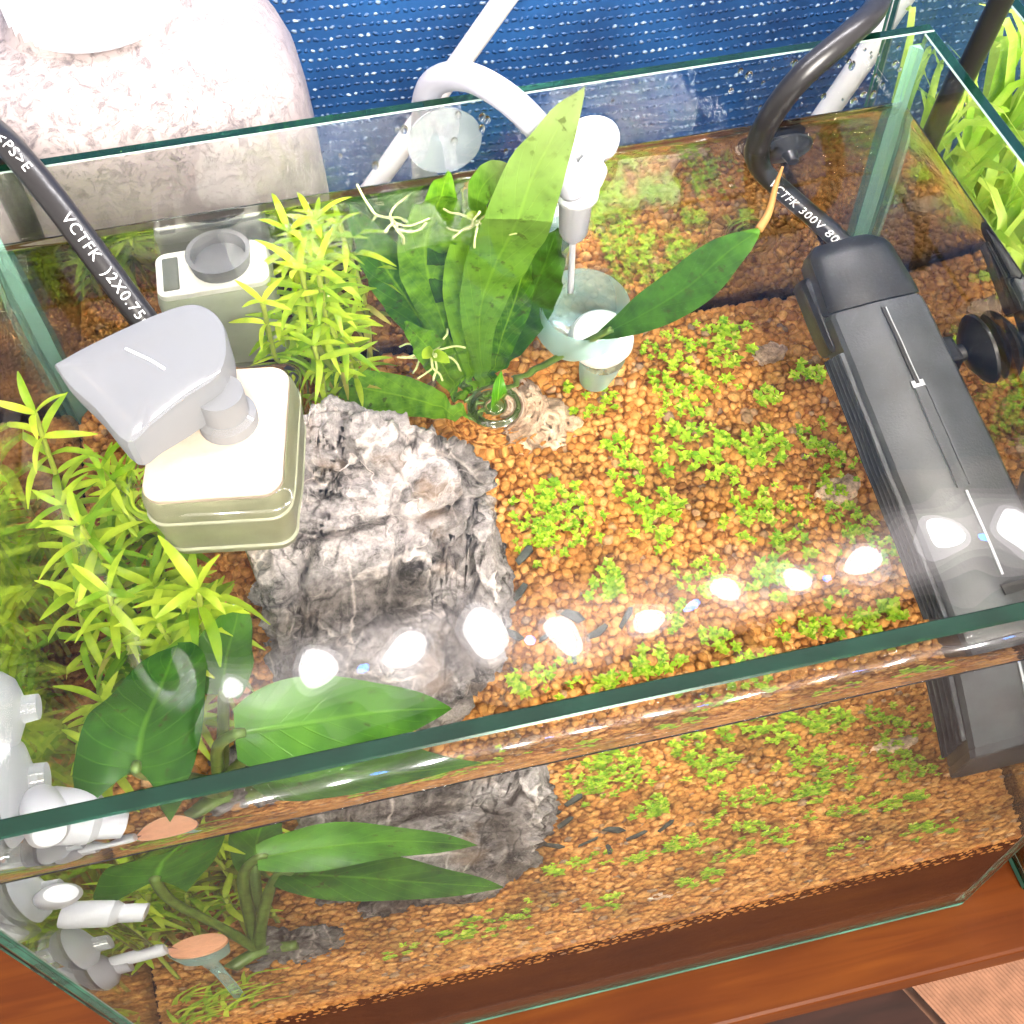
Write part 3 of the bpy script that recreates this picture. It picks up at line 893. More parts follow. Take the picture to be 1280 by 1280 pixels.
# ------------------------------------------------------------------ rocks
def rock(name, pts, mat, label, seed=0, cuts=5, amp=0.004, ridged=0.003, freq=40, group=None):
    bm = bmesh.new()
    for p in pts: bm.verts.new(p)
    res = bmesh.ops.convex_hull(bm, input=bm.verts)
    junk = [v for v in bm.verts if not v.link_faces]
    if junk: bmesh.ops.delete(bm, geom=junk, context='VERTS')
    bmesh.ops.triangulate(bm, faces=bm.faces)
    size = max((Vector(a)-Vector(b)).length for a in pts for b in pts)
    for it in range(9):
        long = [e for e in bm.edges if e.calc_length() > size/cuts/9]
        if not long: break
        bmesh.ops.subdivide_edges(bm, edges=long, cuts=1, use_grid_fill=False)
        bmesh.ops.triangulate(bm, faces=[f for f in bm.faces if len(f.verts) > 3])
        if it < 1: bmesh.ops.smooth_vert(bm, verts=bm.verts, factor=0.05, use_axis_x=True, use_axis_y=True, use_axis_z=True)
    bm.normal_update()
    off = Vector((seed*3.1, seed*1.7, seed*5.3))
    disp = []
    for v in bm.verts:
        p = v.co*freq+off
        warp = Vector((noise.noise(p*0.7), noise.noise(p*0.7+Vector((9, 3, 1))), noise.noise(p*0.7+Vector((2, 8, 5)))))
        p2 = p+warp*0.8
        a = noise.fractal(p2, 0.9, 2.1, 6)
        rd = 1-abs(noise.noise(p2*0.9+Vector((4, 4, 4))))*2
        rd2 = 1-abs(noise.noise(Vector((p2.x*0.9, p2.y*0.9, p2.z*3.2))*1.6))*2
        vd = noise.voronoi(Vector((p2.x*1.1, p2.y*1.1, p2.z*0.7))*0.8)[0]
        fine = noise.fractal(p2*4.5, 0.8, 2.2, 4)
        cell_ = (vd[1]-vd[0])
        disp.append(v.normal*(amp*a + ridged*(rd*0.7) - ridged*0.6*max(0, rd2) + amp*0.70*fine - ridged*1.4*max(0.0, 0.14-cell_)/0.14 + ridged*0.5*(0.5-vd[0])))
    for v, d_ in zip(bm.verts, disp): v.co += d_
    o = bm_obj(name, bm, mat)
    tag(o, label, 'rock', group)
    return o

rock('veined_rock', [
    (0.058, 0.118, 0.085), (0.060, 0.085, 0.085), (0.078, 0.066, 0.082), (0.112, 0.062, 0.082), (0.133, 0.078, 0.085), (0.140, 0.106, 0.088), (0.138, 0.140, 0.092), (0.110, 0.155, 0.095), (0.075, 0.150, 0.095),
    (0.062, 0.108, 0.150), (0.069, 0.080, 0.150), (0.072, 0.126, 0.182), (0.082, 0.142, 0.186), (0.094, 0.145, 0.187), (0.100, 0.135, 0.186), (0.128, 0.128, 0.176), (0.136, 0.118, 0.168), (0.136, 0.085, 0.135), (0.128, 0.066, 0.118), (0.100, 0.058, 0.120), (0.080, 0.068, 0.140)],
    MT['rock'], 'large grey rock with white veins in the middle of the tank', seed=1.3, cuts=15, amp=0.0034, ridged=0.0042, freq=40)
rock('tan_rock', [
    (0.146, 0.148, 0.098), (0.152, 0.176, 0.100), (0.166, 0.182, 0.102), (0.182, 0.157, 0.098), (0.168, 0.146, 0.098), (0.150, 0.152, 0.112), (0.156, 0.172, 0.122), (0.166, 0.172, 0.118), (0.178, 0.157, 0.112), (0.166, 0.150, 0.110)],
    MT['rock_tan'], 'small tan rock under the long-leaved fern', seed=4.1, cuts=5, amp=0.0018, ridged=0.0015, freq=60)
rock('dark_rock', [
    (0.034, 0.048, 0.078), (0.050, 0.042, 0.078), (0.064, 0.050, 0.078), (0.066, 0.066, 0.082), (0.046, 0.074, 0.084), (0.036, 0.064, 0.082), (0.046, 0.052, 0.104), (0.058, 0.052, 0.100), (0.060, 0.062, 0.103), (0.044, 0.064, 0.112)],
    MT['rock_dark'], 'dark grey rock at the foot of the broad-leaved plant', seed=7.7, cuts=5, amp=0.003, ridged=0.0035, freq=60)
for (x, y, s, lab) in ((0.255, 0.174, 0.006, 'flat pale brown stone half sunk in gravel near the back pane'),
                       (0.2616, 0.1145, 0.007, 'grey brown stone half sunk in gravel beside the pump'),
                       (0.170, 0.030, 0.004, 'small pale stone on the gravel against the front pane')):
    z = float(bed(x, y))
    pts = [(x+s*math.cos(a)*random.uniform(0.7, 1.3)*1.3, y+s*math.sin(a)*random.uniform(0.6, 1.0), z+dz*s) for a in [i*1.05 for i in range(6)] for dz in (-0.4, 0.45)]
    rock('small_stone', pts, MT['rock_tan'], lab, seed=x*90, cuts=2, amp=0.0008, ridged=0.0005, freq=150)

chips = [(0.1256, 0.1312), (0.1394, 0.1079), (0.147, 0.112), (0.1371, 0.0866), (0.1492, 0.0838), (0.1654, 0.0808), (0.1754, 0.0834), (0.1551, 0.0747), (0.1429, 0.100), (0.158, 0.088)]
for k, (x, y) in enumerate(chips):
    z = float(bed(x, y))+0.0026
    a = random.uniform(0, 3.1)
    L_, w_ = random.uniform(0.003, 0.0055), random.uniform(0.0011, 0.002)
    ca, sa = math.cos(a), math.sin(a)
    ring = []
    shp = [(p*random.uniform(0.75, 1.15), q*random.uniform(0.5, 1.2)) for p, q in ((-1, -0.7), (-0.3, -1), (0.7, -0.9), (1, -0.2), (0.85, 0.8), (-0.9, 0.8))]
    for h in (0, 0.0009):
        ring.append([Vector((x+ca*p*L_-sa*q*w_, y+sa*p*L_+ca*q*w_, z+h+0.0006*p)) for p, q in shp])
    o = loft('dark_chip', ring, MT['chip'], smooth=False)
    tag(o, 'thin dark chip lying on gravel beside the big veined rock', 'chip', 'dark chips on the gravel')

# ------------------------------------------------------------------ leaves
def leaf_data(center, width, nrm, n=14, m=7, fold=0.15, wave=0.0, wfreq=5.0, prof=None, curl=0.0):
    path = catmull(center, max(2, n//(len(center)-1)))
    L_ = len(path)
    V, F, UV = [], [], []
    for i, p in enumerate(path):
        t = i/(L_-1)
        tg = (path[min(i+1, L_-1)]-path[max(i-1, 0)]).normalized()
        nn = Vector(nrm); nn = (nn-tg*nn.dot(tg)).normalized()
        side = tg.cross(nn)
        w = width*(prof(t) if prof else math.sin(math.pi*min(1, t**0.8*0.97+0.03))**0.75)
        for k in range(m):
            s = -1+2*k/(m-1)
            off = abs(s)*fold*w - curl*w*s*s
            wv = wave*math.sin(t*wfreq*math.pi*2+(0 if s > 0 else 1.9))*abs(s)**1.5
            V.append(p+side*(s*w)+nn*(off+wv))
            UV.append((0.5+s*0.5, t))
    for i in range(L_-1):
        for k in range(m-1):
            a = i*m+k
            F.append((a, a+1, a+m+1, a+m))
    return V, F, UV

def leaf_obj(name, V, F, UV, mat, parent=None):
    o = mesh_obj(name, V, F, mat, None)
    uvl = o.data.uv_layers.new(name='UVMap')
    for lp in o.data.loops: uvl.data[lp.index].uv = UV[lp.vertex_index]
    if parent is not None: at_root(o, parent)
    return o

# long-leaved fern
fern = thing('water_fern', 'dark green fern with long strap leaves, one rising past the back pane', 'plant', (0.150, 0.168, 0.112))
base = (0.150, 0.168, 0.112)
def fp(t): return (min(1, t/0.25)**0.8)*(max(0.0, 1-((t-0.25)/0.75)**3 if t > 0.25 else 1))**0.8*0.98+0.02
def fq(t): return 0.02+0.98*max(0.0, math.sin(math.pi*min(1, 0.02+0.98*t**1.05)))**0.85
def fern_leaf(pts, w, nrm, mat='fern', wave=0.0016, wfreq=5, stalk=True, fold=0.12, curl=0.0):
    V, F, UV = leaf_data(pts, w, nrm, n=36, m=9, fold=fold, wave=wave, wfreq=wfreq, prof=fq, curl=curl)
    o = leaf_obj('leaf', V, F, UV, MT[mat], fern)
    if stalk:
        s = tube('leaf_stalk', [base, (Vector(base)+Vector(pts[0]))/2+Vector((0, 0, 0.002)), pts[0]], 0.0011, MT['stalk'], seg=8, n=5)
        at_root(s, fern)
    return o
CAMDIR = (-0.1, -0.6, 0.8)
fern_leaf([(0.1462, 0.169, 0.128), (0.1467, 0.1713, 0.175), (0.1518, 0.1745, 0.200), (0.1582, 0.1760, 0.220), (0.1640, 0.1735, 0.2452), (0.1712, 0.172, 0.2632), (0.1792, 0.171, 0.2785)], 0.0105, (-0.15, -0.9, 0.42), 'fern_tip', 0.0012, 6)
fern_leaf([(0.1431, 0.1723, 0.125), (0.1425, 0.1795, 0.175), (0.1470, 0.1860, 0.205), (0.1535, 0.1925, 0.2300)], 0.0068, (-0.1, -0.6, 0.78), 'fern', 0.0012)
fern_leaf([(0.141, 0.175, 0.125), (0.1345, 0.1840, 0.170), (0.1330, 0.1890, 0.200), (0.1385, 0.1920, 0.225), (0.1425, 0.190, 0.243)], 0.0095, (0.1, -0.65, 0.75), 'fern', 0.0018, 6)
fern_leaf([(0.1409, 0.176, 0.118), (0.1274, 0.1850, 0.165), (0.1185, 0.1905, 0.198), (0.1112, 0.1940, 0.2335)], 0.0085, (0.15, -0.55, 0.82), 'fern', 0.0016, 6)
fern_leaf([(0.1396, 0.1647, 0.118), (0.1221, 0.1660, 0.135), (0.1043, 0.1670, 0.149), (0.0885, 0.1700, 0.160)], 0.0075, (0.1, -0.5, 0.85), 'fern', 0.0012)
fern_leaf([(0.1502, 0.176, 0.125), (0.1614, 0.1765, 0.160), (0.1690, 0.1775, 0.190), (0.1750, 0.181, 0.214)], 0.0088, (-0.5, -0.7, 0.3), 'fern_dark', 0.0016, 6)
fern_leaf([(0.138, 0.172, 0.118), (0.1335, 0.168, 0.150), (0.1280, 0.166, 0.172), (0.1215, 0.166, 0.192)], 0.0060, (0.3, -0.8, 0.5), 'fern', 0.0012)
fern_leaf([(0.145, 0.178, 0.122), (0.1395, 0.1850, 0.172), (0.1400, 0.1900, 0.205), (0.1465, 0.1935, 0.2320)], 0.0062, (0.0, -0.7, 0.7), 'fern_dark', 0.0012)
fern_leaf([(0.148, 0.172, 0.122), (0.1545, 0.1720, 0.160), (0.1600, 0.1735, 0.186), (0.1640, 0.176, 0.206)], 0.0060, (-0.3, -0.7, 0.6), 'fern', 0.0012)
fern_leaf([(0.1830, 0.1580, 0.170), (0.1948, 0.1518, 0.190), (0.2085, 0.1495, 0.208), (0.2202, 0.150, 0.226), (0.2300, 0.1515, 0.2345)], 0.0080, (-0.55, -0.45, 0.70), 'fern_dark', 0.0006, 3, stalk=False)
s = tube('leaf_stalk', [base, (0.1561, 0.1679, 0.130), (0.1724, 0.1646, 0.150), (0.1870, 0.1556, 0.178)], 0.0013, MT['stalk'], seg=8); at_root(s, fern)
s = tube('dry_tip', [(0.2296, 0.1515, 0.2342), (0.2340, 0.156, 0.2360), (0.2365, 0.160, 0.2420), (0.2385, 0.162, 0.2475)], 0.0008, principled('dry_tip', (0.25, 0.12, 0.03), 0.7), seg=6, radii=[0.0014, 0.0012, 0.0009, 0.0004]); at_root(s, fern)
# leaf whose tip breaks the surface inside the ripple rings
fern_leaf([(0.147, 0.150, 0.160), (0.1435, 0.128, 0.195), (0.1405, 0.110, 0.224), (0.1395, 0.1045, 0.2345), (0.1412, 0.1075, 0.2425)], 0.0036, (0.3, -0.6, 0.7), 'fern', 0.0004)
# short leaf near the back waterline
fern_leaf([(0.150, 0.186, 0.220), (0.1510, 0.1865, 0.2345), (0.1555, 0.183, 0.2445), (0.1600, 0.178, 0.2500)], 0.0046, (-0.6, -0.6, 0.5), 'fern_tip', 0.0004, stalk=False)
# root tangles of plantlets on the leaves
def roots(c, n, sp, seed):
    r_ = random.Random(seed)
    V, F = [], []
    for k in range(n):
        p = Vector(c); d_ = Vector((r_.uniform(-1, 1), r_.uniform(-1, 0.6), r_.uniform(-0.7, 0.6))).normalized()
        pts = [p]
        for q in range(4):
            d_ = (d_+Vector((r_.uniform(-1, 1), r_.uniform(-1, 1), r_.uniform(-1, 1)))*0.6).normalized()
            pts.append(pts[-1]+d_*sp*0.3)
        v, f = tube_data(catmull(pts, 3), 0.0004, 5)
        b_ = len(V); V += v; F += [tuple(i+b_ for i in ff) for ff in f]
    o = mesh_obj('root_tangle', V, F, MT['root']); at_root(o, fern)
roots((0.1300, 0.166, 0.168), 12, 0.011, 1)
roots((0.1230, 0.187, 0.2300), 8, 0.013, 2)
roots((0.1500, 0.184, 0.222), 8, 0.012, 3)
for k, (p0, p1) in enumerate((((0.1300, 0.166, 0.168), (0.1255, 0.160, 0.174)), ((0.1290, 0.165, 0.168), (0.134, 0.158, 0.171)), ((0.150, 0.186, 0.222), (0.146, 0.180, 0.231)))):
    a, b_ = Vector(p0), Vector(p1)
    V, F, UV = leaf_data([a, (a+b_)/2+Vector((0, 0, 0.0012)), b_], 0.0022, (0, -0.5, 0.8), n=8, m=5, prof=fp)
    leaf_obj('plantlet_leaf', V, F, UV, MT['stem_leaf'], fern)

# broad-leaved plant
anu = thing('broad_leaf_plant', 'dark green plant with broad glossy leaves behind the front pane', 'plant', (0.040, 0.058, 0.090))
ROOT = Vector((0.040, 0.056, 0.098))
def ap(t): return max(0.03, (math.sin(math.pi*min(1.0, (t*0.93+0.07)**0.72)))**0.8)
def broad_leaf(pts, w, nrm, stem_mid, prof=ap, wave=0.0009, fold=0.1, curl=0.0, lobes=0.0):
    V, F, UV = leaf_data(pts, w, nrm, n=26, m=15, fold=fold, wave=wave, wfreq=2.2, prof=prof, curl=curl)
    if lobes:
        p0, p1 = Vector(pts[0]), Vector(pts[1])
        back = (p0-p1).normalized()
        for i, (u_, t) in enumerate(UV):
            s_ = abs(u_-0.5)*2
            V[i] = V[i] + back*lobes*(s_**1.3)*max(0, 1-t/0.45)**1.2
    o = leaf_obj('leaf', V, F, UV, MT['anubias'], anu)
    st = tube('leaf_stalk', [ROOT, *stem_mid, pts[0], (Vector(pts[0])*0.85+Vector(pts[1])*0.15)], 0.0016, MT['stalk'], seg=10, radii=[0.0022, 0.0018, 0.0016, 0.0012])
    at_root(st, anu)
# heart shaped leaf facing up, base towards the front pane
def hp(t): return max(0.02, 0.86*(1-t)**0.55*(1+0.9*t)*min(1, 0.75+t*1.4))
broad_leaf([(0.0320, 0.0370, 0.1860), (0.0345, 0.0470, 0.1870), (0.0385, 0.0600, 0.1820), (0.0425, 0.0745, 0.1740)], 0.0190, (-0.35, -0.35, 0.87), [(0.036, 0.050, 0.130), (0.031, 0.042, 0.165)], prof=hp, lobes=0.012)
broad_leaf([(0.0560, 0.0430, 0.1800), (0.072, 0.0430, 0.1775), (0.092, 0.0450, 0.1680), (0.112, 0.0480, 0.1500)], 0.0130, (0.05, -0.15, 0.98), [(0.044, 0.052, 0.130), (0.050, 0.045, 0.168)], curl=0.12)
broad_leaf([(0.0600, 0.0400, 0.1700), (0.078, 0.0360, 0.1590), (0.098, 0.0340, 0.1430), (0.1175, 0.0340, 0.1260)], 0.0125, (0.25, -0.45, 0.85), [(0.046, 0.050, 0.125), (0.055, 0.043, 0.158)], curl=0.10)
broad_leaf([(0.0500, 0.0660, 0.1500), (0.0530, 0.0740, 0.1600), (0.0570, 0.0800, 0.1670), (0.0600, 0.0860, 0.1710)], 0.0085, (-0.3, -0.4, 0.85), [(0.045, 0.058, 0.125), (0.048, 0.062, 0.14)])
s = tube('rhizome', [(0.030, 0.050, 0.094), (0.040, 0.055, 0.098), (0.052, 0.052, 0.099)], 0.0034, MT['stalk'], seg=12); at_root(s, anu)

# ------------------------------------------------------------------ stem plants
def small_leaf_mesh(name, L_, w, droop, mat='stem_leaf'):
    V, F, UV = leaf_data([(0, 0, 0), (L_*0.35, 0, L_*0.10), (L_*0.7, 0, L_*(0.10-droop*0.5)), (L_, 0, -L_*droop)], w, (0, 0, 1), n=6, m=3, fold=0.25, prof=lambda t: math.sin(math.pi*(0.08+0.9*t**0.85))**0.7)
    me = bpy.data.meshes.new(name)
    me.from_pydata([tuple(v) for v in V], [], F)
    me.polygons.foreach_set('use_smooth', [True]*len(me.polygons))
    uvl = me.uv_layers.new(name='UVMap')
    for lp in me.loops: uvl.data[lp.index].uv = UV[lp.vertex_index]
    me.materials.append(MT[mat])
    return me
LM = [small_leaf_mesh('leaf', 0.0150, 0.00125, d_) for d_ in (0.05, 0.3, 0.6)] + [small_leaf_mesh('leaf', 0.0115, 0.0012, d_) for d_ in (0.0, 0.25)]
LO = [small_leaf_mesh('leaf', 0.0125, 0.0012, d_, 'old_leaf') for d_ in (0.3, 0.7, 1.0)]

def stem_plant(x, y, tip, label, group, whorls=6, seed=0, big=1.0):
    r_ = random.Random(seed)
    z0 = float(bed(x, y))
    p0 = Vector((x, y, z0))
    tp = Vector(tip)
    root = thing('stem_plant', label, 'plant', p0, group)
    mid = (p0+tp)/2+Vector((r_.uniform(-.004, .004), r_.uniform(-.004, .004), 0))
    path = catmull([Vector((0, 0, -0.002)), mid-p0, tp-p0], 8)
    V, F = tube_data(path, 0.0008, 6)
    mesh_obj('stem', V, F, MT['stem'], root)
    for q in range(whorls):
        t = 1-0.62*(q/whorls)**0.9
        i = min(len(path)-2, int(t*(len(path)-1)))
        pos = path[i].lerp(path[i+1], t*(len(path)-1)-i) if t < 1 else path[-1]
        nl = 4 if q < 2 else 3
        a0 = r_.uniform(0, 6.28)
        for k in range(nl):
            lf = bpy.data.objects.new('leaf', r_.choice(LO) if (q >= 4 and r_.random() < 0.22*(q-3)) else LM[r_.choice((0, 0, 1, 1, 2) if q else (0, 3, 4, 3))])
            COL.objects.link(lf)
            lf.parent = root
            lf.location = pos
            tilt = -r_.uniform(0.35, 0.75) if q == 0 else -r_.uniform(-0.15, 0.4)
            lf.rotation_euler = (r_.uniform(-.4, .4), tilt, a0+k*6.283/nl+r_.uniform(-.3, .3))
            sc_ = big*r_.uniform(0.8, 1.15)
            lf.scale = (sc_, sc_, sc_)

LAB1 = 'lime green stem plant with narrow leaves in the thicket along the left pane'
G1 = 'stem plants along the left pane'
spots = [(0.022, 0.142, 0.14, 0.16), (0.012, 0.128, 0.14, 0.215), (0.024, 0.122, 0.13, 0.18), (0.034, 0.130, 0.125, 0.15), (0.012, 0.110, 0.115, 0.19), (0.022, 0.104, 0.11, 0.20), (0.033, 0.110, 0.105, 0.16), (0.010, 0.092, 0.095, 0.17), (0.020, 0.086, 0.090, 0.19), (0.030, 0.092, 0.095, 0.165), (0.040, 0.098, 0.092, 0.150), (0.016, 0.072, 0.075, 0.150), (0.012, 0.060, 0.062, 0.14), (0.044, 0.088, 0.082, 0.185), (0.026, 0.074, 0.078, 0.135), (0.036, 0.085, 0.088, 0.175), (0.010, 0.118, 0.12, 0.160)]
for k, (x, y, ty, tz) in enumerate(spots):
    stem_plant(x, y, (x+random.uniform(0, 0.008), ty+random.uniform(-.006, .006), tz), LAB1, G1, whorls=random.choice((6, 7, 8)), seed=k)
for q in range(12):
    spots.append((random.uniform(0.009, 0.040), random.uniform(0.070, 0.150), 0, random.uniform(0.125, 0.175)))
for k in range(len(spots)-12, len(spots)):
    x, y, _, tz = spots[k]
    stem_plant(x, y, (x+random.uniform(-.003, 0.010), y+random.uniform(-.012, .006), tz), LAB1, G1, whorls=random.choice((6, 7, 8)), seed=k, big=0.85)
LAB2 = 'lime green stem plant with whorled leaves between the filters and the long-leaved fern'
G2 = 'stem plants at the back pane'
spots2 = [(0.086, 0.176, 0.195), (0.097, 0.192, 0.229), (0.108, 0.192, 0.224), (0.090, 0.180, 0.222), (0.096, 0.172, 0.226), (0.102, 0.184, 0.220), (0.094, 0.188, 0.226), (0.104, 0.190, 0.228), (0.100, 0.178, 0.200), (0.089, 0.165, 0.190), (0.102, 0.170, 0.190), (0.088, 0.190, 0.230)]
for k, (x, y, tz) in enumerate(spots2):
    stem_plant(x, y, (x+random.uniform(-.004, .004), min(0.192, y+random.uniform(-.003, .003)), tz), LAB2, G2, whorls=random.choice((7, 8)), seed=60+k, big=0.95)
stem_plant(0.094, 0.176, (0.0935, 0.1725, 0.2275), 'bright yellow green shoot tip reaching the water surface beside the milky box', None, whorls=7, seed=99, big=1.1)
stem_plant(0.080, 0.168, (0.0805, 0.1655, 0.2210), 'small yellow green shoot tip just left of the tall bright one', None, whorls=5, seed=98, big=0.8)
stem_plant(0.046, 0.080, (0.0520, 0.0800, 0.1980), 'bright green star-shaped shoot in front of the white box filter', None, whorls=6, seed=97, big=1.15)
# pale fine-leaved clump in the front corner
fg = thing('fine_leaf_plant', 'yellow green fine-leaved tuft in the front corner beside the peach disc', 'plant', (0.018, 0.030, float(bed(0.018, 0.03))))
for k in range(46):
    x, y = random.uniform(0.009, 0.033), random.uniform(0.014, 0.044)
    z = float(bed(x, y))
    a = random.gauss(0.2, 0.9)
    L_ = random.uniform(0.010, 0.018)
    d_ = Vector((math.cos(a), math.sin(a)*0.7, 0))
    V, F, UV = leaf_data([(x, y, z), Vector((x, y, z+L_*0.5))+d_*L_*0.35, Vector((x, y, z+L_*0.55))+d_*L_], 0.0011, (0, -0.4, 0.9), n=6, m=3, prof=lambda t: 1-t*0.8)
    leaf_obj('blade', V, F, UV, MT['stem_leaf'], fg)

# ------------------------------------------------------------------ carpet plants
patches = [(0.219, 0.189, 0.013), (0.225, 0.167, 0.015), (0.215, 0.154, 0.011), (0.214, 0.137, 0.013), (0.161, 0.129, 0.012), (0.167, 0.119, 0.011), (0.154, 0.122, 0.008), (0.228, 0.11, 0.011), (0.24, 0.111, 0.01), (0.24, 0.137, 0.009), (0.267, 0.128, 0.013), (0.262, 0.106, 0.01), (0.196, 0.108, 0.005), (0.266, 0.163, 0.007), (0.239, 0.182, 0.012), (0.185, 0.166, 0.009), (0.188, 0.134, 0.008), (0.189, 0.146, 0.004), (0.227, 0.126, 0.006), (0.259, 0.139, 0.007), (0.249, 0.155, 0.005), (0.261, 0.088, 0.011), (0.184, 0.067, 0.006), (0.164, 0.065, 0.006), (0.147, 0.07, 0.008), (0.204, 0.07, 0.008), (0.231, 0.068, 0.008), (0.191, 0.082, 0.007), (0.21, 0.09, 0.007), (0.172, 0.095, 0.007), (0.261, 0.067, 0.005), (0.163, 0.123, 0.012), (0.154, 0.116, 0.009), (0.196, 0.118, 0.010), (0.204, 0.093, 0.009), (0.209, 0.058, 0.011), (0.264, 0.033, 0.01), (0.25, 0.066, 0.012), (0.262, 0.115, 0.009), (0.268, 0.093, 0.01), (0.12, 0.04, 0.013), (0.104, 0.04, 0.009), (0.082, 0.036, 0.006), (0.182, 0.037, 0.008), (0.152, 0.034, 0.008), (0.233, 0.094, 0.01), (0.233, 0.135, 0.01), (0.182, 0.065, 0.008), (0.197, 0.05, 0.009), (0.235, 0.035, 0.009), (0.136, 0.07, 0.005), (0.174, 0.099, 0.006), (0.223, 0.085, 0.008)]
def carpet():
    V, F = [], []
    def leaflet(p, d_, L_, w):
        b_ = len(V)
        side = d_.cross(Vector((0, 0, 1))).normalized()*w
        upv = Vector((0, 0, 1))
        V.extend([p, p+d_*L_*0.5+side+upv*L_*0.12, p+d_*L_, p+d_*L_*0.5-side+upv*L_*0.12])
        F.append((b_, b_+1, b_+2)); F.append((b_, b_+2, b_+3))
    for (cx, cy_, r) in patches:
        ps = random.uniform(0.65, 1.25)
        for k in range(int(13*(r/0.01)**2)+5):
            rr = r*(random.random()**0.7)*1.12; a = random.uniform(0, 6.28)
            x, y = cx+rr*math.cos(a), cy_+rr*math.sin(a)*0.9
            if not (T+0.004 < x < W-T-0.004 and T+0.004 < y < D-T-0.004): continue
            z = float(bed(x, y))+0.001
            h = random.uniform(0.0012, 0.0048)*(1.25 if random.random() < 0.3 else 0.9)
            for lv in range(random.choice((2, 3, 3, 4))):
                zz = z+h*(0.35+0.65*lv/3)
                a0 = random.uniform(0, 6.28)
                for q in range(4):
                    an = a0+q*1.57+random.uniform(-.3, .3)
                    d_ = Vector((math.cos(an), math.sin(an), random.uniform(-0.1, 0.9))).normalized()
                    leaflet(Vector((x, y, zz)), d_, ps*random.uniform(0.0015, 0.0030), ps*random.uniform(0.00050, 0.00090))
    o = mesh_obj('carpet_plant', V, F, MT['carpet'])
    uvl = o.data.uv_layers.new(name='UVMap')
    tag(o, 'tiny bright green carpet plants spread in patches over the gravel', 'ground cover', kind='stuff')
carpet()

# ------------------------------------------------------------------ box filters
def box_filter(cx, cy_, rz, hw, hh, z0, z1, label):
    root = thing('box_filter', label, 'filter', (cx, cy_, z0))
    root.rotation_euler = (0, 0, rz)
    rings = []
    for t, s, w in ((0, 0.93, 0), (0.04, 0.97, 0), (0.5, 1.03, 0), (0.9, 1.03, 0), (0.94, 1.0, 0)):
        rings.append([Vector((px*s, py*s, (z1-z0)*t)) for px, py in rrect(hw, hh, hw*0.3, 6)])
    loft('body', rings, MT['filter_body'], root)
    return root
fa = box_filter(0.0655, 0.1105, math.radians(-9), 0.0178, 0.0215, 0.196, 0.2352, 'cream topped square box filter carrying the frosted spout')
zt = 0.0392
for h_, s_, w_ in ((0.0255, 1.045, 0.0008), (0.0060, 1.005, 0.0008)):
    loft('moulded_line', [[Vector((px*s_*f_, py*s_*f_, h_+d_)) for px, py in rrect(0.0178, 0.0215, 0.0053, 6)] for f_, d_ in ((0.98, -w_), (1.012, -w_*0.4), (1.012, w_*0.4), (0.98, w_))], MT['filter_line'], fa)
loft('top_plate', [[Vector((px*s, py*s, zt*0.94+h)) for px, py in rrect(0.0176, 0.0213, 0.0052, 6)] for s, h in ((1.01, 0.0003), (1.01, 0.0020), (0.99, 0.0026), (0.93, 0.0030))], MT['filter_top'], fa, smooth=False)
lathe('collar', [(0.0, 0), (0.0078, 0), (0.0078, 0.0035), (0.0062, 0.0045), (0.0062, 0.012), (0.0, 0.012)], MT['spout'], fa, (0.003, 0.002, zt*0.94+0.0028), seg=24)
tube('intake_pipe', [(0, 0.004, 0.002), (0, 0.004, -0.06), (0, 0.004, -0.105)], 0.006, MT['filter_body'], fa, n=1)

def spout():
    # open frosted scoop: stadium head over the collar, flaring to a wide lip
    out_ = [(0.0295, 0.1262), (0.0330, 0.1183), (0.0395, 0.1085), (0.0470, 0.0958), (0.0530, 0.1000), (0.0615, 0.1068), (0.0690, 0.1115), (0.0722, 0.1175), (0.0730, 0.1265), (0.0715, 0.1335), (0.0675, 0.1385), (0.0625, 0.1397), (0.0540, 0.1375), (0.0440, 0.1335), (0.0360, 0.1298)]
    C_ = Vector((sum(p[0] for p in out_)/len(out_), sum(p[1] for p in out_)/len(out_), 0))
    root = thing('flow_spout', 'frosted grey plastic scoop spout on top of the cream box filter', 'spout', (C_.x, C_.y, 0.242))
    pts = catmull([Vector((x, y, 0)) for x, y in out_+[out_[0]]], 4)[:-1]
    def ring(s, z, drop):
        r_ = []
        for p in pts:
            q = C_+(p-C_)*s
            f_ = max(0.0, min(1.0, (q.x-0.030)/0.030))      # lip end is low, head end is tall
            r_.append(Vector((q.x, q.y, z-drop*f_)))
        return r_
    rings = [ring(0.985, 0.2490, 0.0085), ring(1.0, 0.2505, 0.0080), ring(1.005, 0.2525, 0.0010), ring(0.985, 0.2533, 0), ring(0.93, 0.2538, 0), ring(0.5, 0.2536, 0), ring(0.06, 0.2535, 0)]
    o = loft('scoop', rings, MT['spout'], cap=True); at_root(o, root)
    m_ = tube('mould_mark', [(0.0475, 0.127, 0.2537), (0.0535, 0.1215, 0.2537), (0.057, 0.1175, 0.2537)], 0.0004, MT['white_plastic'], n=3, seg=6); at_root(m_, root)
spout()

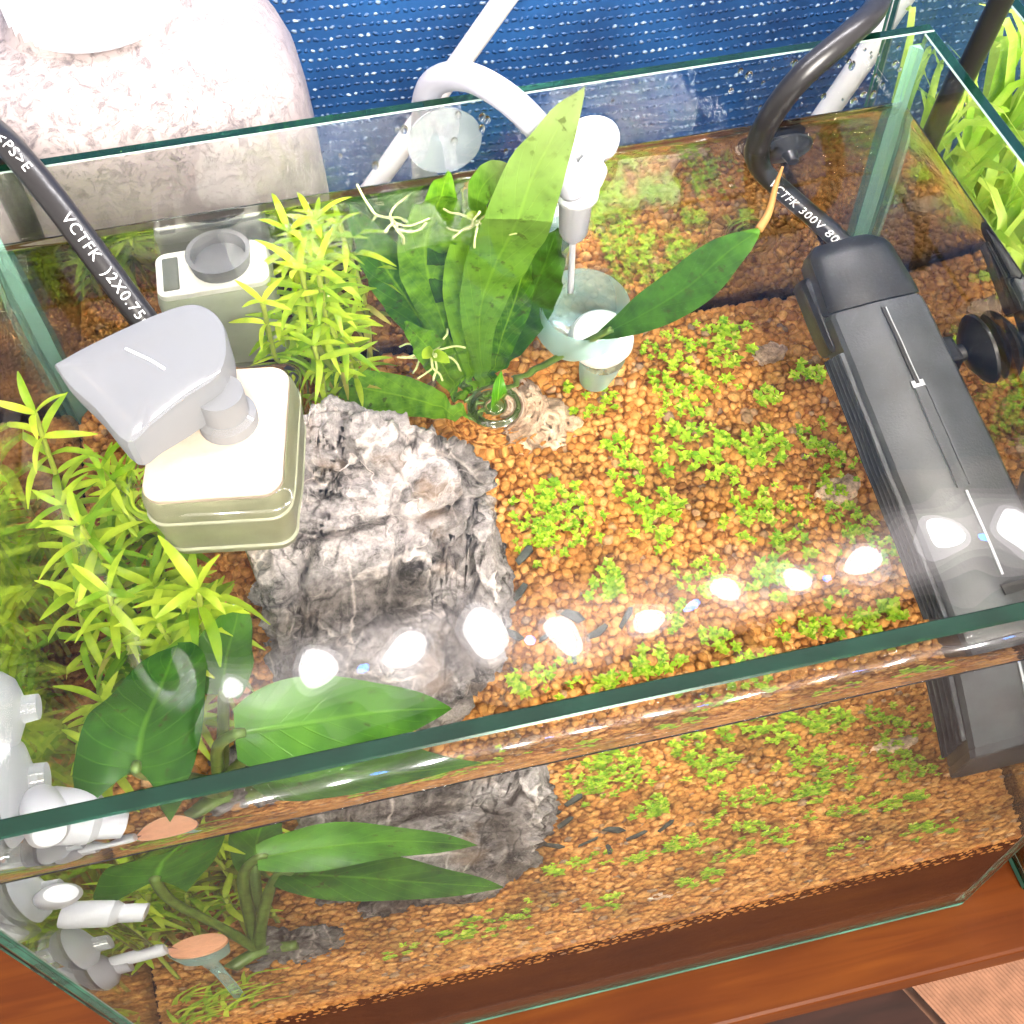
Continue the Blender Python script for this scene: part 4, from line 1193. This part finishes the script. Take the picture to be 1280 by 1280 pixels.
fb = thing('box_filter', 'milky square box filter with a dark slot standing against the back pane', 'filter', (0.0665, 0.186, 0.160))
rings = []
for z, s in ((0.0, 0.94), (0.002, 0.98), (0.050, 1.02), (0.0535, 1.0), (0.0545, 0.96)):
    rings.append([Vector((px*s, py*s, z)) for px, py in rrect(0.0175, 0.0100, 0.0038, 6)])
loft('body', rings, MT['milky_body'], fb)
loft('top_plate', [[Vector((px*s, py*s, 0.0547+h)) for px, py in rrect(0.0170, 0.0097, 0.0036, 6)] for s, h in ((1.0, 0.0002), (1.0, 0.0030), (0.95, 0.0036))], MT['milky_top'], fb, smooth=False)
bevel_box('slot', (-0.0150, -0.0075, 0.0570), (-0.0100, 0.0070, 0.0588), principled('slot_dark', (0.10, 0.11, 0.09), 0.5), fb, bev=0.0006)
lathe('outlet', [(0.0, 0.0), (0.009, 0.0), (0.010, 0.008), (0.0085, 0.008), (0.0078, 0.002), (0.0, 0.002)], MT['spout'], fb, (0.003, 0.001, 0.0585), seg=28)
tube('foot_pipe', [(0, 0, 0.002), (0, 0, -0.03), (0, 0, -0.055)], 0.006, MT['filter_body'], fb, n=1)

# ------------------------------------------------------------------ pump
PA = Vector((0.2645, 0.152, 0.208))
ax = Vector((0.06, -0.93, -0.36)).normalized()
rx = Vector((1.0, 0.0, 0.0)); rx = (rx-ax*rx.dot(ax)).normalized()
nx_ = rx.cross(ax).normalized()
if nx_.z < 0: nx_ = -nx_
pump = thing('submersible_pump', 'dark grey submersible pump with black cap leaning along the right pane', 'pump', PA)
def PL(r, s, n): return PA+rx*r+ax*s+nx_*n
def prof(hw, top, bot, crown, rad=0.005):
    pts = []
    for k in range(13):                      # crowned top, left to right
        u_ = -1+2*k/12
        pts.append((u_*(hw-0.0012), top-crown*u_*u_))
    pts += [(hw, top-crown-0.0016), (hw, bot+rad), (hw-rad*0.35, bot+rad*0.3), (hw-rad, bot), (-hw+rad, bot), (-hw+rad*0.35, bot+rad*0.3), (-hw, bot+rad), (-hw, top-crown-0.0016)]
    return pts
def section(s, hw, top, bot, crown, rad=0.005): return [PL(r, s, n) for r, n in prof(hw, top, bot, crown, rad)]
pbody = o = loft('body', [section(s, hw, t, b_, c) for s, hw, t, b_, c in ((0.020, 0.0146, 0.0, -0.025, 0.0030), (0.0215, 0.0155, 0.0, -0.026, 0.0030), (0.070, 0.0163, 0.0, -0.027, 0.0030), (0.128, 0.0172, 0.0, -0.028, 0.003), (0.1300, 0.0165, -0.0008, -0.027, 0.003))], MT['grey_plastic'], smooth=False); at_root(o, pump)
o = loft('end_plate', [section(s, hw, t, b_, c) for s, hw, t, b_, c in ((0.1303, 0.0172, 0.0, -0.028, 0.003), (0.1360, 0.0172, 0.0, -0.028, 0.003), (0.1368, 0.0162, -0.001, -0.027, 0.003))], MT['grey_plastic'], smooth=False); at_root(o, pump)
o = loft('cap', [section(s, hw, t, b_, c) for s, hw, t, b_, c in ((-0.006, 0.0095, -0.004, -0.016, 0.003), (-0.003, 0.0128, -0.0015, -0.020, 0.003), (0.0, 0.0138, -0.0006, -0.023, 0.003), (0.016, 0.0152, -0.0002, -0.026, 0.003), (0.0195, 0.0154, -0.0002, -0.026, 0.003))], MT['black']); at_root(o, pump)
o = loft('collar', [section(s, hw, t, b_, c) for s, hw, t, b_, c in ((0.004, 0.0160, -0.012, -0.029, 0.001), (0.006, 0.0172, -0.011, -0.030, 0.001), (0.030, 0.0172, -0.011, -0.030, 0.001), (0.032, 0.0165, -0.012, -0.030, 0.001))], MT['black']); at_root(o, pump)
def pbox(name, r0, r1, s0, s1, n0, n1, mat):
    bm = bmesh.new(); bmesh.ops.create_cube(bm, size=1)
    for v in bm.verts: v.co = PL((r0+r1)/2+v.co.x*(r1-r0), (s0+s1)/2+v.co.y*(s1-s0), (n0+n1)/2+v.co.z*(n1-n0))
    bmesh.ops.bevel(bm, geom=bm.edges[:], offset=min(abs(r1-r0), abs(s1-s0), abs(n1-n0))*0.25, segments=2, affect='EDGES')
    o = bm_obj(name, bm, mat, None, False); sub(o, pbody); return o
for k in range(5):
    n0 = -0.0062-k*0.0040
    bm = bmesh.new(); bmesh.ops.create_cube(bm, size=1)
    for v in bm.verts:
        s = 0.034+(v.co.y+0.5)*0.088
        hw = 0.0155+0.0017*(s-0.0215)/0.1065
        v.co = PL(-hw-0.0002+v.co.x*0.0022, s, n0+v.co.z*0.0016)
    bmesh.ops.bevel(bm, geom=bm.edges[:], offset=0.0003, segments=1, affect='EDGES')
    o = bm_obj('rib', bm, MT['grey_plastic'], None, False); sub(o, pbody)
pbox('seam_strip', -0.0004, 0.0004, 0.0225, 0.050, -0.0008, 0.0010, MT['black'])
pbox('seam_strip', 0.0006, 0.0010, 0.0225, 0.050, -0.0008, 0.0007, MT['groove_glint'])  # painted highlight along the black seam
pbox('clip', -0.0016, 0.0016, 0.0495, 0.0510, -0.001, 0.0010, MT['groove_glint'])
pbox('slider', -0.0012, 0.0018, 0.0520, 0.0850, -0.001, 0.0012, MT['grey_plastic'])
pbox('slider_glint', -0.0016, -0.0012, 0.0520, 0.0850, -0.001, 0.0014, MT['groove_glint'])
pbox('seam_strip', 0.0004, 0.0009, 0.0870, 0.1140, -0.001, 0.0008, MT['groove_glint'])
pbox('latch', -0.001, 0.0075, 0.1175, 0.1195, -0.001, 0.0016, MT['black'])
pbox('latch', 0.007, 0.0085, 0.1175, 0.131, -0.001, 0.0018, MT['black'])
pbox('outlet_notch', 0.004, 0.016, 0.130, 0.1375, -0.010, -0.004, MT['black'])
for s in (0.043, 0.098):
    c = PL(0.0185, s, -0.010)
    lathe_ = lathe('suction_cup', [(0.0, 0.0), (0.003, 0.0), (0.0032, 0.0035), (0.0075, 0.0050), (0.0125, 0.0085), (0.0128, 0.0095), (0.0, 0.0075)], MT['rubber'], None, (W-T-0.0105, c.y, c.z), (1, 0, 0), 32); at_root(lathe_, pump)
    bk = bevel_box('bracket', (c.x-0.006, c.y-0.005, c.z-0.005), (W-T-0.0095, c.y+0.005, c.z+0.005), MT['black'], bev=0.0012); at_root(bk, pump)

# ------------------------------------------------------------------ cables with print
def text_on_cable(s, path_pts, rad, start, size, face, parent, flip=False):
    """white print wrapped on the sheath: letters run along the path"""
    cu = bpy.data.curves.new('print', 'FONT'); cu.body = s; cu.size = size; cu.space_character = 1.15
    to = bpy.data.objects.new('print', cu); COL.objects.link(to)
    dg = bpy.context.evaluated_depsgraph_get(); dg.update()
    me = bpy.data.meshes.new_from_object(to.evaluated_get(dg))
    bpy.data.objects.remove(to)
    bm = bmesh.new(); bm.from_mesh(me)
    bmesh.ops.triangulate(bm, faces=bm.faces)
    bmesh.ops.subdivide_edges(bm, edges=[e for e in bm.edges if e.calc_length() > size*0.2], cuts=2)
    path = catmull(path_pts, 24)
    acc = [0.0]
    for a, b_ in zip(path, path[1:]): acc.append(acc[-1]+(b_-a).length)
    fc = Vector(face)
    for v in bm.verts:
        l = start+v.co.x
        i = max(0, min(len(acc)-2, int(np.searchsorted(acc, l))-1))
        t = (l-acc[i])/max(1e-9, acc[i+1]-acc[i])
        p = path[i].lerp(path[i+1], t)
        tg = (path[i+1]-path[i]).normalized()
        n_ = (fc-p); n_ = (n_-tg*n_.dot(tg)).normalized()
        side = n_.cross(tg)
        ang = (v.co.y-size*0.33)/rad
        d_ = n_*math.cos(ang)+side*math.sin(ang)
        v.co = p+d_*(rad*1.012+0.00006)
    o = bm_obj('printed_text', bm, MT['print'], None, False)
    bpy.data.meshes.remove(me)
    sub(o, parent)
CAMP = (0.104, -0.091, 0.465)
cl = thing('power_cable', 'black power cable with white print entering water behind the frosted spout', 'cable', (0.0214, 0.2, 0.262))
lp = [(0.006, 0.232, 0.150), (0.0085, 0.226, 0.215), (0.0125, 0.2150, 0.2600), (0.0205, 0.2000, 0.2680), (0.0300, 0.1850, 0.2600), (0.0385, 0.1710, 0.2490), (0.0480, 0.1560, 0.2350), (0.0560, 0.1460, 0.2230), (0.0610, 0.138, 0.212)]
sh_l = o = tube('sheath', lp, 0.0040, MT['cable'], seg=24, n=14); at_root(o, cl)
text_on_cable('<PS>E', lp, 0.0040, 0.1330, 0.0040, CAMP, sh_l)
text_on_cable('VCTFK  )2X0.75mm', lp, 0.0040, 0.1600, 0.0043, CAMP, sh_l)
cr = thing('power_cable', 'black power cable with white print arching over the back pane into the pump', 'cable', (0.275, 0.2, 0.262))
rp_ = [(0.2660, 0.1560, 0.2000), (0.2610, 0.1640, 0.2050), (0.2525, 0.1780, 0.2110), (0.2450, 0.1870, 0.2200), (0.2425, 0.1890, 0.2330), (0.2440, 0.1860, 0.2480), (0.2510, 0.1850, 0.2610), (0.2650, 0.1900, 0.2680), (0.2800, 0.2030, 0.2680), (0.2900, 0.2250, 0.2670), (0.2960, 0.2600, 0.2650), (0.3050, 0.3300, 0.2600), (0.3100, 0.3850, 0.2500)]
sh_r = o = tube('sheath', rp_, 0.0038, MT['cable'], seg=24, n=14); at_root(o, cr)
text_on_cable('VCTFK 300V 80', rp_[3::-1]+[], 0.0038, 0.004, 0.0042, CAMP, sh_r)
o = lathe('suction_cup', [(0.0, 0.0), (0.002, 0.0), (0.003, 0.004), (0.009, 0.0065), (0.0095, 0.0075), (0.0, 0.006)], MT['rubber'], None, (0.2570, D-T-0.0085, 0.2180), (0, 1, 0), 28); at_root(o, cr)

# ------------------------------------------------------------------ air line, valve and centre diffuser
al = thing('air_line', 'clear tube hooked over the back pane behind the tall fern leaf', 'tube', (0.1432, 0.205, 0.262))
o = tube('hose', [(0.1380, 0.2175, 0.215), (0.1390, 0.2150, 0.2400), (0.1420, 0.2080, 0.2600), (0.1500, 0.1960, 0.2700), (0.1590, 0.1840, 0.2705), (0.1680, 0.1780, 0.2620), (0.1755, 0.1770, 0.2480), (0.1790, 0.1790, 0.2370)], 0.0042, MT['milky'], seg=20, n=10); at_root(o, al)
o = lathe('suction_cup', [(0.0, 0.0), (0.003, 0.0), (0.0032, 0.003), (0.011, 0.0055), (0.0118, 0.0070), (0.0, 0.005)], MT['hazy'], None, (0.1440, D+0.0085, 0.2440), (0, -1, 0), 28); at_root(o, al)
cv = thing('check_valve', 'white suction holder and valve hanging in the water at the back pane', 'valve', (0.180, 0.180, 0.232))
o = lathe('suction_cup', [(0.0, 0.0), (0.0030, 0.0), (0.0034, 0.004), (0.0095, 0.0065), (0.0104, 0.0080), (0.0, 0.006)], MT['white_plastic'], None, (0.1890, D-T-0.0085, 0.2380), (0, 1, 0), 32); at_root(o, cv)
o = lathe('holder_ring', [(0.0, 0), (0.0062, 0), (0.0068, 0.002), (0.0068, 0.008), (0.0060, 0.010), (0.0, 0.010)], MT['white_plastic'], None, (0.1810, 0.1815, 0.2300), (0.1, 0.1, 1), 28); at_root(o, cv)
o = lathe('holder_arm', [(0.0, 0), (0.0040, 0), (0.0048, 0.004), (0.0048, 0.009), (0.0, 0.010)], MT['white_plastic'], None, (0.1835, 0.1820, 0.2345), (0.5, 0.8, 0.1), 20); at_root(o, cv)
o = lathe('valve_body', [(0.0, 0), (0.0018, 0), (0.0036, 0.003), (0.0046, 0.006), (0.0050, 0.016), (0.0052, 0.024), (0.0, 0.024)], MT['milky'], None, (0.1795, 0.1790, 0.2060), (0.05, 0.08, 1), 24); at_root(o, cv)
o = tube('needle', [(0.1795, 0.1790, 0.207), (0.1793, 0.1785, 0.190), (0.1790, 0.178, 0.172)], 0.0011, MT['white_plastic'], seg=10, n=3); at_root(o, cv)
df = thing('glass_diffuser', 'clear glass diffuser cup with a white disc beside the fern', 'diffuser', (0.1860, 0.1740, 0.107))
o = lathe('cup', [(0.0, 0.0), (0.0105, 0.001), (0.0150, 0.012), (0.0155, 0.030), (0.0148, 0.030), (0.0143, 0.0125), (0.0098, 0.0018), (0.0, 0.001)], MT['sub_glass'], None, (0.1800, 0.1775, 0.140), (0.10, -0.15, 1), 36); at_root(o, df)
o = lathe('disc', [(0.0, 0.0), (0.0108, 0.0), (0.0112, 0.001), (0.0112, 0.0050), (0.0104, 0.0068), (0.006, 0.0082), (0.0, 0.0088)], MT['white_ceramic'], None, (0.1880, 0.1720, 0.143), (0.12, -0.35, 1), 36); at_root(o, df)
o = lathe('holder', [(0.0, 0.0), (0.0055, 0.0), (0.0070, 0.012), (0.0080, 0.024), (0.0, 0.024)], MT['sub_glass'], None, (0.1875, 0.1725, 0.1130), (0.05, -0.15, 1), 32); at_root(o, df)

# ------------------------------------------------------------------ front diffuser with peach disc, tubing and cups
pd = thing('glass_diffuser', 'small glass cup topped by a peach ceramic disc in the front corner', 'diffuser', (0.0305, 0.031, 0.085))
o = lathe('disc', [(0.0, 0.0), (0.0078, 0.0), (0.0081, 0.0005), (0.0081, 0.0022), (0.0, 0.0024)], MT['ceramic'], None, (0.0310, 0.0305, 0.1385), (0, 0, 1), 36); at_root(o, pd)
o = lathe('cup', [(0.0, 0.0), (0.0020, 0.0), (0.0022, 0.010), (0.0070, 0.016), (0.0085, 0.0245), (0.0078, 0.0245), (0.0064, 0.017), (0.0, 0.012)], MT['sub_glass'], None, (0.0305, 0.031, 0.1135), (0, 0, 1), 36); at_root(o, pd)
o = tube('glass_stem', [(0.0305, 0.031, 0.115), (0.0305, 0.031, 0.098), (0.0300, 0.031, 0.082)], 0.0019, MT['sub_glass'], seg=14, n=2); at_root(o, pd)
fv = thing('valve_set', 'white plastic valve and suction cups on the left pane near the peach disc', 'valve', (0.006, 0.035, 0.190))
def disc_on_left(y, z, r, mat='hazy', name='suction_cup', d=0.009):
    o = lathe(name, [(0.0, 0.0), (r*0.3, 0.0), (r*0.33, d*0.4), (r*0.8, d*0.65), (r, d*0.95), (0.0, d*0.7)], MT[mat], None, (T+d, y, z), (-1, 0, 0), 30); at_root(o, fv)
disc_on_left(0.036, 0.196, 0.0130)
disc_on_left(0.030, 0.160, 0.0125)
disc_on_left(0.026, 0.142, 0.0120, 'milky')
disc_on_left(0.052, 0.205, 0.0110)
o = lathe('valve_body', [(0.0, 0), (0.0058, 0), (0.0064, 0.002), (0.0064, 0.012), (0.0045, 0.014), (0.0045, 0.020), (0.0, 0.0205)], MT['white_plastic'], None, (0.0085, 0.0320, 0.1830), (0.85, -0.2, -0.3), 28); at_root(o, fv)
o = lathe('valve_knob', [(0.0, 0), (0.0046, 0), (0.0050, 0.001), (0.0050, 0.012), (0.0038, 0.014), (0.0, 0.014)], MT['white_plastic'], None, (0.0110, 0.0300, 0.1960), (0.3, -0.5, 0.6), 24); at_root(o, fv)
o = lathe('elbow', [(0.0, 0), (0.0034, 0), (0.0037, 0.001), (0.0037, 0.013), (0.0030, 0.0145), (0.0, 0.0150)], MT['white_plastic'], None, (0.0090, 0.0285, 0.1450), (1, 0.05, 0.02), 24); at_root(o, fv)
o = tube('clear_pipe', [(0.0150, 0.0315, 0.1760), (0.0170, 0.0308, 0.1640), (0.0190, 0.0300, 0.1475)], 0.0026, MT['clear_tube'], seg=16, n=4); at_root(o, fv)
o = tube('clear_pipe', [(0.0235, 0.0288, 0.1455), (0.0280, 0.0300, 0.1300), (0.0300, 0.0308, 0.1180)], 0.0016, MT['clear_tube'], seg=12, n=5); at_root(o, fv)

# ------------------------------------------------------------------ behind the tank
bt = thing('plastic_bottle', 'large frosted white bottle with a cap standing behind the back pane', 'bottle', (0.045, 0.272, 0.0))
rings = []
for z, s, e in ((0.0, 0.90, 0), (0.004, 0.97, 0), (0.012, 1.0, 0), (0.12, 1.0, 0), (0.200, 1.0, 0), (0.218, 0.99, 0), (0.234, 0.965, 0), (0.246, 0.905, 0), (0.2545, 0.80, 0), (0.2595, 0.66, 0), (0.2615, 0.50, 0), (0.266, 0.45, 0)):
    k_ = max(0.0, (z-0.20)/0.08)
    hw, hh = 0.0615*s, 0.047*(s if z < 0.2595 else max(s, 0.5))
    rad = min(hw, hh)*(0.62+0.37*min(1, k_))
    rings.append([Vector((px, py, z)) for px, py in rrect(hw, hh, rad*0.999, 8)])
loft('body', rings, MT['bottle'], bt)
bcap = lathe('cap', [(0.0, 0), (0.0262, 0), (0.0272, 0.001), (0.0272, 0.020), (0.0260, 0.022), (0.0, 0.022)], MT['white_plastic'], bt, (0, 0, 0.2630), seg=48)
for k in range(36):
    a = k*2*math.pi/36
    bevel_box('grip', (0.0271*math.cos(a)-0.0009, 0.0271*math.sin(a)-0.0009, 0.2650), (0.0271*math.cos(a)+0.0009, 0.0271*math.sin(a)+0.0009, 0.2830), MT['white_plastic'], bcap, bev=0)

for lab, pts, r in (('white cord running diagonally down the blue backdrop beside the bottle', [(0.2614, 0.360, 0.2745), (0.1959, 0.360, 0.192), (0.1304, 0.360, 0.1095), (0.046, 0.360, 0.0035)], 0.0050),
                    ('white cord leaning against the blue backdrop at the tank corner', [(0.4331, 0.360, 0.2654), (0.3843, 0.360, 0.1602), (0.3599, 0.360, 0.1076), (0.3116, 0.360, 0.0035)], 0.0058)):
    tag(tube('white_cord', pts, r, MT['cord'], seg=16, n=8), lab, 'cord')

# ------------------------------------------------------------------ neighbouring tank
nt_ = thing('aquarium', 'neighbouring glass tank full of ribbon-leaved plants beyond the right pane', 'aquarium', (0.47, 0.13, 0))
NX0, NX1, NY0, NY1, NH = 0.326, 0.62, 0.0, 0.272, 0.262
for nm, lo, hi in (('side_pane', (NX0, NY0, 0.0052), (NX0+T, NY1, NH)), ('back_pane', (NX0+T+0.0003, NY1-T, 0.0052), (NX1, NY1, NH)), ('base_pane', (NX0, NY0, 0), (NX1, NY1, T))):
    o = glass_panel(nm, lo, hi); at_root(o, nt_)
o = bevel_box('soil_layer', (NX0+T+0.001, NY0+0.006, T+0.001), (NX1-0.004, NY1-T-0.001, 0.060), MT['soil'], bev=0.002); at_root(o, nt_)
k = 0
for cx, cy_, h in ((0.345, 0.245, 0.225), (0.350, 0.205, 0.215), (0.352, 0.160, 0.205), (0.350, 0.115, 0.190), (0.375, 0.250, 0.235), (0.385, 0.210, 0.225), (0.390, 0.165, 0.210), (0.395, 0.120, 0.200), (0.420, 0.245, 0.235), (0.430, 0.195, 0.220), (0.37, 0.08, 0.19)):
    k += 1
    rb = thing('ribbon_plant', 'tall lime green ribbon-leaved plant inside the neighbouring tank', 'plant', (cx, cy_, 0.058), 'ribbon plants in the neighbouring tank')
    for q in range(26):
        x, y = cx+random.gauss(0, 0.009), cy_+random.gauss(0, 0.014)
        x = max(NX0+T+0.003, x); y = min(NY1-T-0.006, y)
        hh = h-0.058+random.uniform(-.05, 0.0)
        lx, ly = random.gauss(0.0, 0.012), random.gauss(-0.014, 0.022)
        px = max(NX0+T+0.002, x+lx); py = min(NY1-T-0.003, y+ly)
        V, F, UV = leaf_data([(x, y, 0.058), ((x*2+px)/3, (y*2+py)/3, 0.058+hh*0.55), (px, py, 0.058+hh), (max(NX0+T+0.002, px+lx*0.6), min(NY1-T-0.003, py+ly*1.2), 0.058+hh*1.02)], random.uniform(0.0018, 0.0034), (random.uniform(-.6, .6), -0.7, 0.4), n=9, m=3, prof=lambda t: (1-t**3)*0.9+0.08)
        leaf_obj('blade', V, F, UV, MT['ribbon'], rb)
bc = tube('black_pipe', [(0.3170, 0.1900, 0.300), (0.3165, 0.1960, 0.262), (0.3160, 0.2010, 0.225), (0.3155, 0.2050, 0.180), (0.3155, 0.2060, 0.090), (0.3155, 0.206, 0.002)], 0.0036, MT['black'], seg=16, n=6)
tag(bc, 'black pipe standing in the gap between the two tanks', 'pipe')

# ------------------------------------------------------------------ ribbed mat, lower right
def ribbed_mat():
    V, F = [], []
    n, m = 90, 24
    ang = math.radians(28)
    c_, s_ = math.cos(ang), math.sin(ang)
    L0, W0 = 0.20, 0.045
    ox, oy, zt = 0.300, -0.004, -0.100
    def P(u, v, z):
        x = ox + (u*c_ + v*s_); y = oy + (u*s_*0.2 - v*1.0)
        return (x, y, z)
    for i in range(n*4+1):
        u = L0*i/(n*4)
        h = 0.0011*abs(math.sin(math.pi*i/4))
        for j in range(m+1):
            v = W0*j/m
            V.append(P(u, v, zt+h))
    for i in range(n*4):
        for j in range(m):
            a = i*(m+1)+j
            F.append((a, a+m+1, a+m+2, a+1))
    b_ = len(V)
    N4 = n*4
    loop = [i*(m+1) for i in range(N4+1)] + [N4*(m+1)+j for j in range(1, m+1)] + [i*(m+1)+m for i in range(N4-1, -1, -1)] + [j for j in range(m-1, 0, -1)]
    for k in loop: V.append((V[k][0], V[k][1], zt-0.012))
    for q in range(len(loop)):
        q2 = (q+1) % len(loop)
        F.append((loop[q], loop[q2], b_+q2, b_+q))
    o = mesh_obj('ribbed_mat', V, F, MT['mat'])
    tag(o, 'brown ribbed mat below the wooden shelf edge', 'mat')
ribbed_mat()

# ------------------------------------------------------------------ lamp above the tank (out of frame, seen mirrored in the water)
lamp = thing('led_lamp', 'long white aquarium lamp mirrored as bright dots in the water surface', 'lamp', (0.25, 0.244, 0.62))
LZ, LYC = 0.620, 0.2435
LX0, LX1, LY0, LY1 = -0.035, 0.62, LYC-0.052, LYC+0.066
PY0, PY1 = LYC-0.028, LYC+0.029
o = bevel_box('housing', (LX0, LY0, LZ+0.002), (LX1, LY1, LZ+0.024), MT['lamp_case'], bev=0.002); at_root(o, lamp)
for q, (y0_, y1_) in enumerate(((LYC-0.016, LYC+0.016), (LYC-0.022, LYC-0.016), (LYC+0.016, LYC+0.022), (LYC-0.028, LYC-0.022), (LYC+0.022, LYC+0.028), (LYC-0.035, LYC-0.028), (LYC+0.028, LYC+0.036), (LYC+0.036, LYC+0.058))):
    mt_ = emit_mat('led_diffuser_band', (1.0, 0.90, 0.91), LED_PANEL*(1.0, 0.75, 0.75, 0.5, 0.5, 0.25, 0.28, 0.14)[q])
    o = mesh_obj('diffuser', [(LX0+.004, y0_, LZ+0.001), (LX1-.004, y0_, LZ+0.001), (LX1-.004, y1_, LZ+0.001), (LX0+.004, y1_, LZ+0.001)], [(3, 2, 1, 0)], mt_); at_root(o, lamp)
for k in range(13):
    x = LX0+0.034+k*0.0505
    dy = 0.003*math.sin(k*2.3)
    o = lathe('led', [(0.0, 0.0), (0.0082, 0.0), (0.0074, 0.001), (0.0, 0.0016)], MT['led_white'], None, (x, LYC+dy, LZ-0.0012), (0, 0, -1), 20); at_root(o, lamp)
    l2 = lathe('lens', [(0.0, 0.0), (0.0118, 0.0), (0.0108, 0.0006), (0.0, 0.0008)], MT['led_halo'], None, (x, LYC+dy, LZ-0.0002), (0, 0, -1), 20); sub(l2, o)
    l3 = lathe('reflector', [(0.0, 0.0), (0.0165, 0.0), (0.0156, 0.0004), (0.0, 0.0005)], MT['led_halo2'], None, (x, LYC+dy, LZ+0.0006), (0, 0, -1), 20); sub(l3, o)
    if k % 2:
        o = lathe('blue_led', [(0.0, 0.0), (0.0042, 0.0), (0.0036, 0.001), (0.0, 0.0014)], MT['led_blue'], None, (x+0.0255, LYC-0.005, LZ+0.0005), (0, 0, -1), 12); at_root(o, lamp)
for x in (LX0-0.006, LX1+0.006):
    o = tube('lamp_leg', [(x, LYC, LZ+0.014), (x, LYC, 0.3), (x, LYC, 0.0)], 0.005, MT['lamp_case'], seg=12, n=2); at_root(o, lamp)

# ------------------------------------------------------------------ droplets on the inside of the back pane and bubbles below
def droplets():
    bm = bmesh.new()
    r_ = random.Random(5)
    for k in range(46):
        x = r_.uniform(0.245, 0.292) if k < 30 else r_.uniform(0.11, 0.24)
        z = r_.uniform(ZW+0.004, H-0.003)
        rr = r_.uniform(0.0004, 0.0013)
        m = Matrix.Translation((x, D-T-0.00005, z)) @ Matrix.Diagonal((rr, rr*0.55, rr*r_.uniform(1, 1.7), 1))
        bmesh.ops.create_icosphere(bm, subdivisions=2, radius=1, matrix=m)
    o = bm_obj('water_droplets', bm, MT['water'])
    tag(o, 'tiny water drops clinging to the back pane above the waterline', 'droplets', kind='stuff')
droplets()
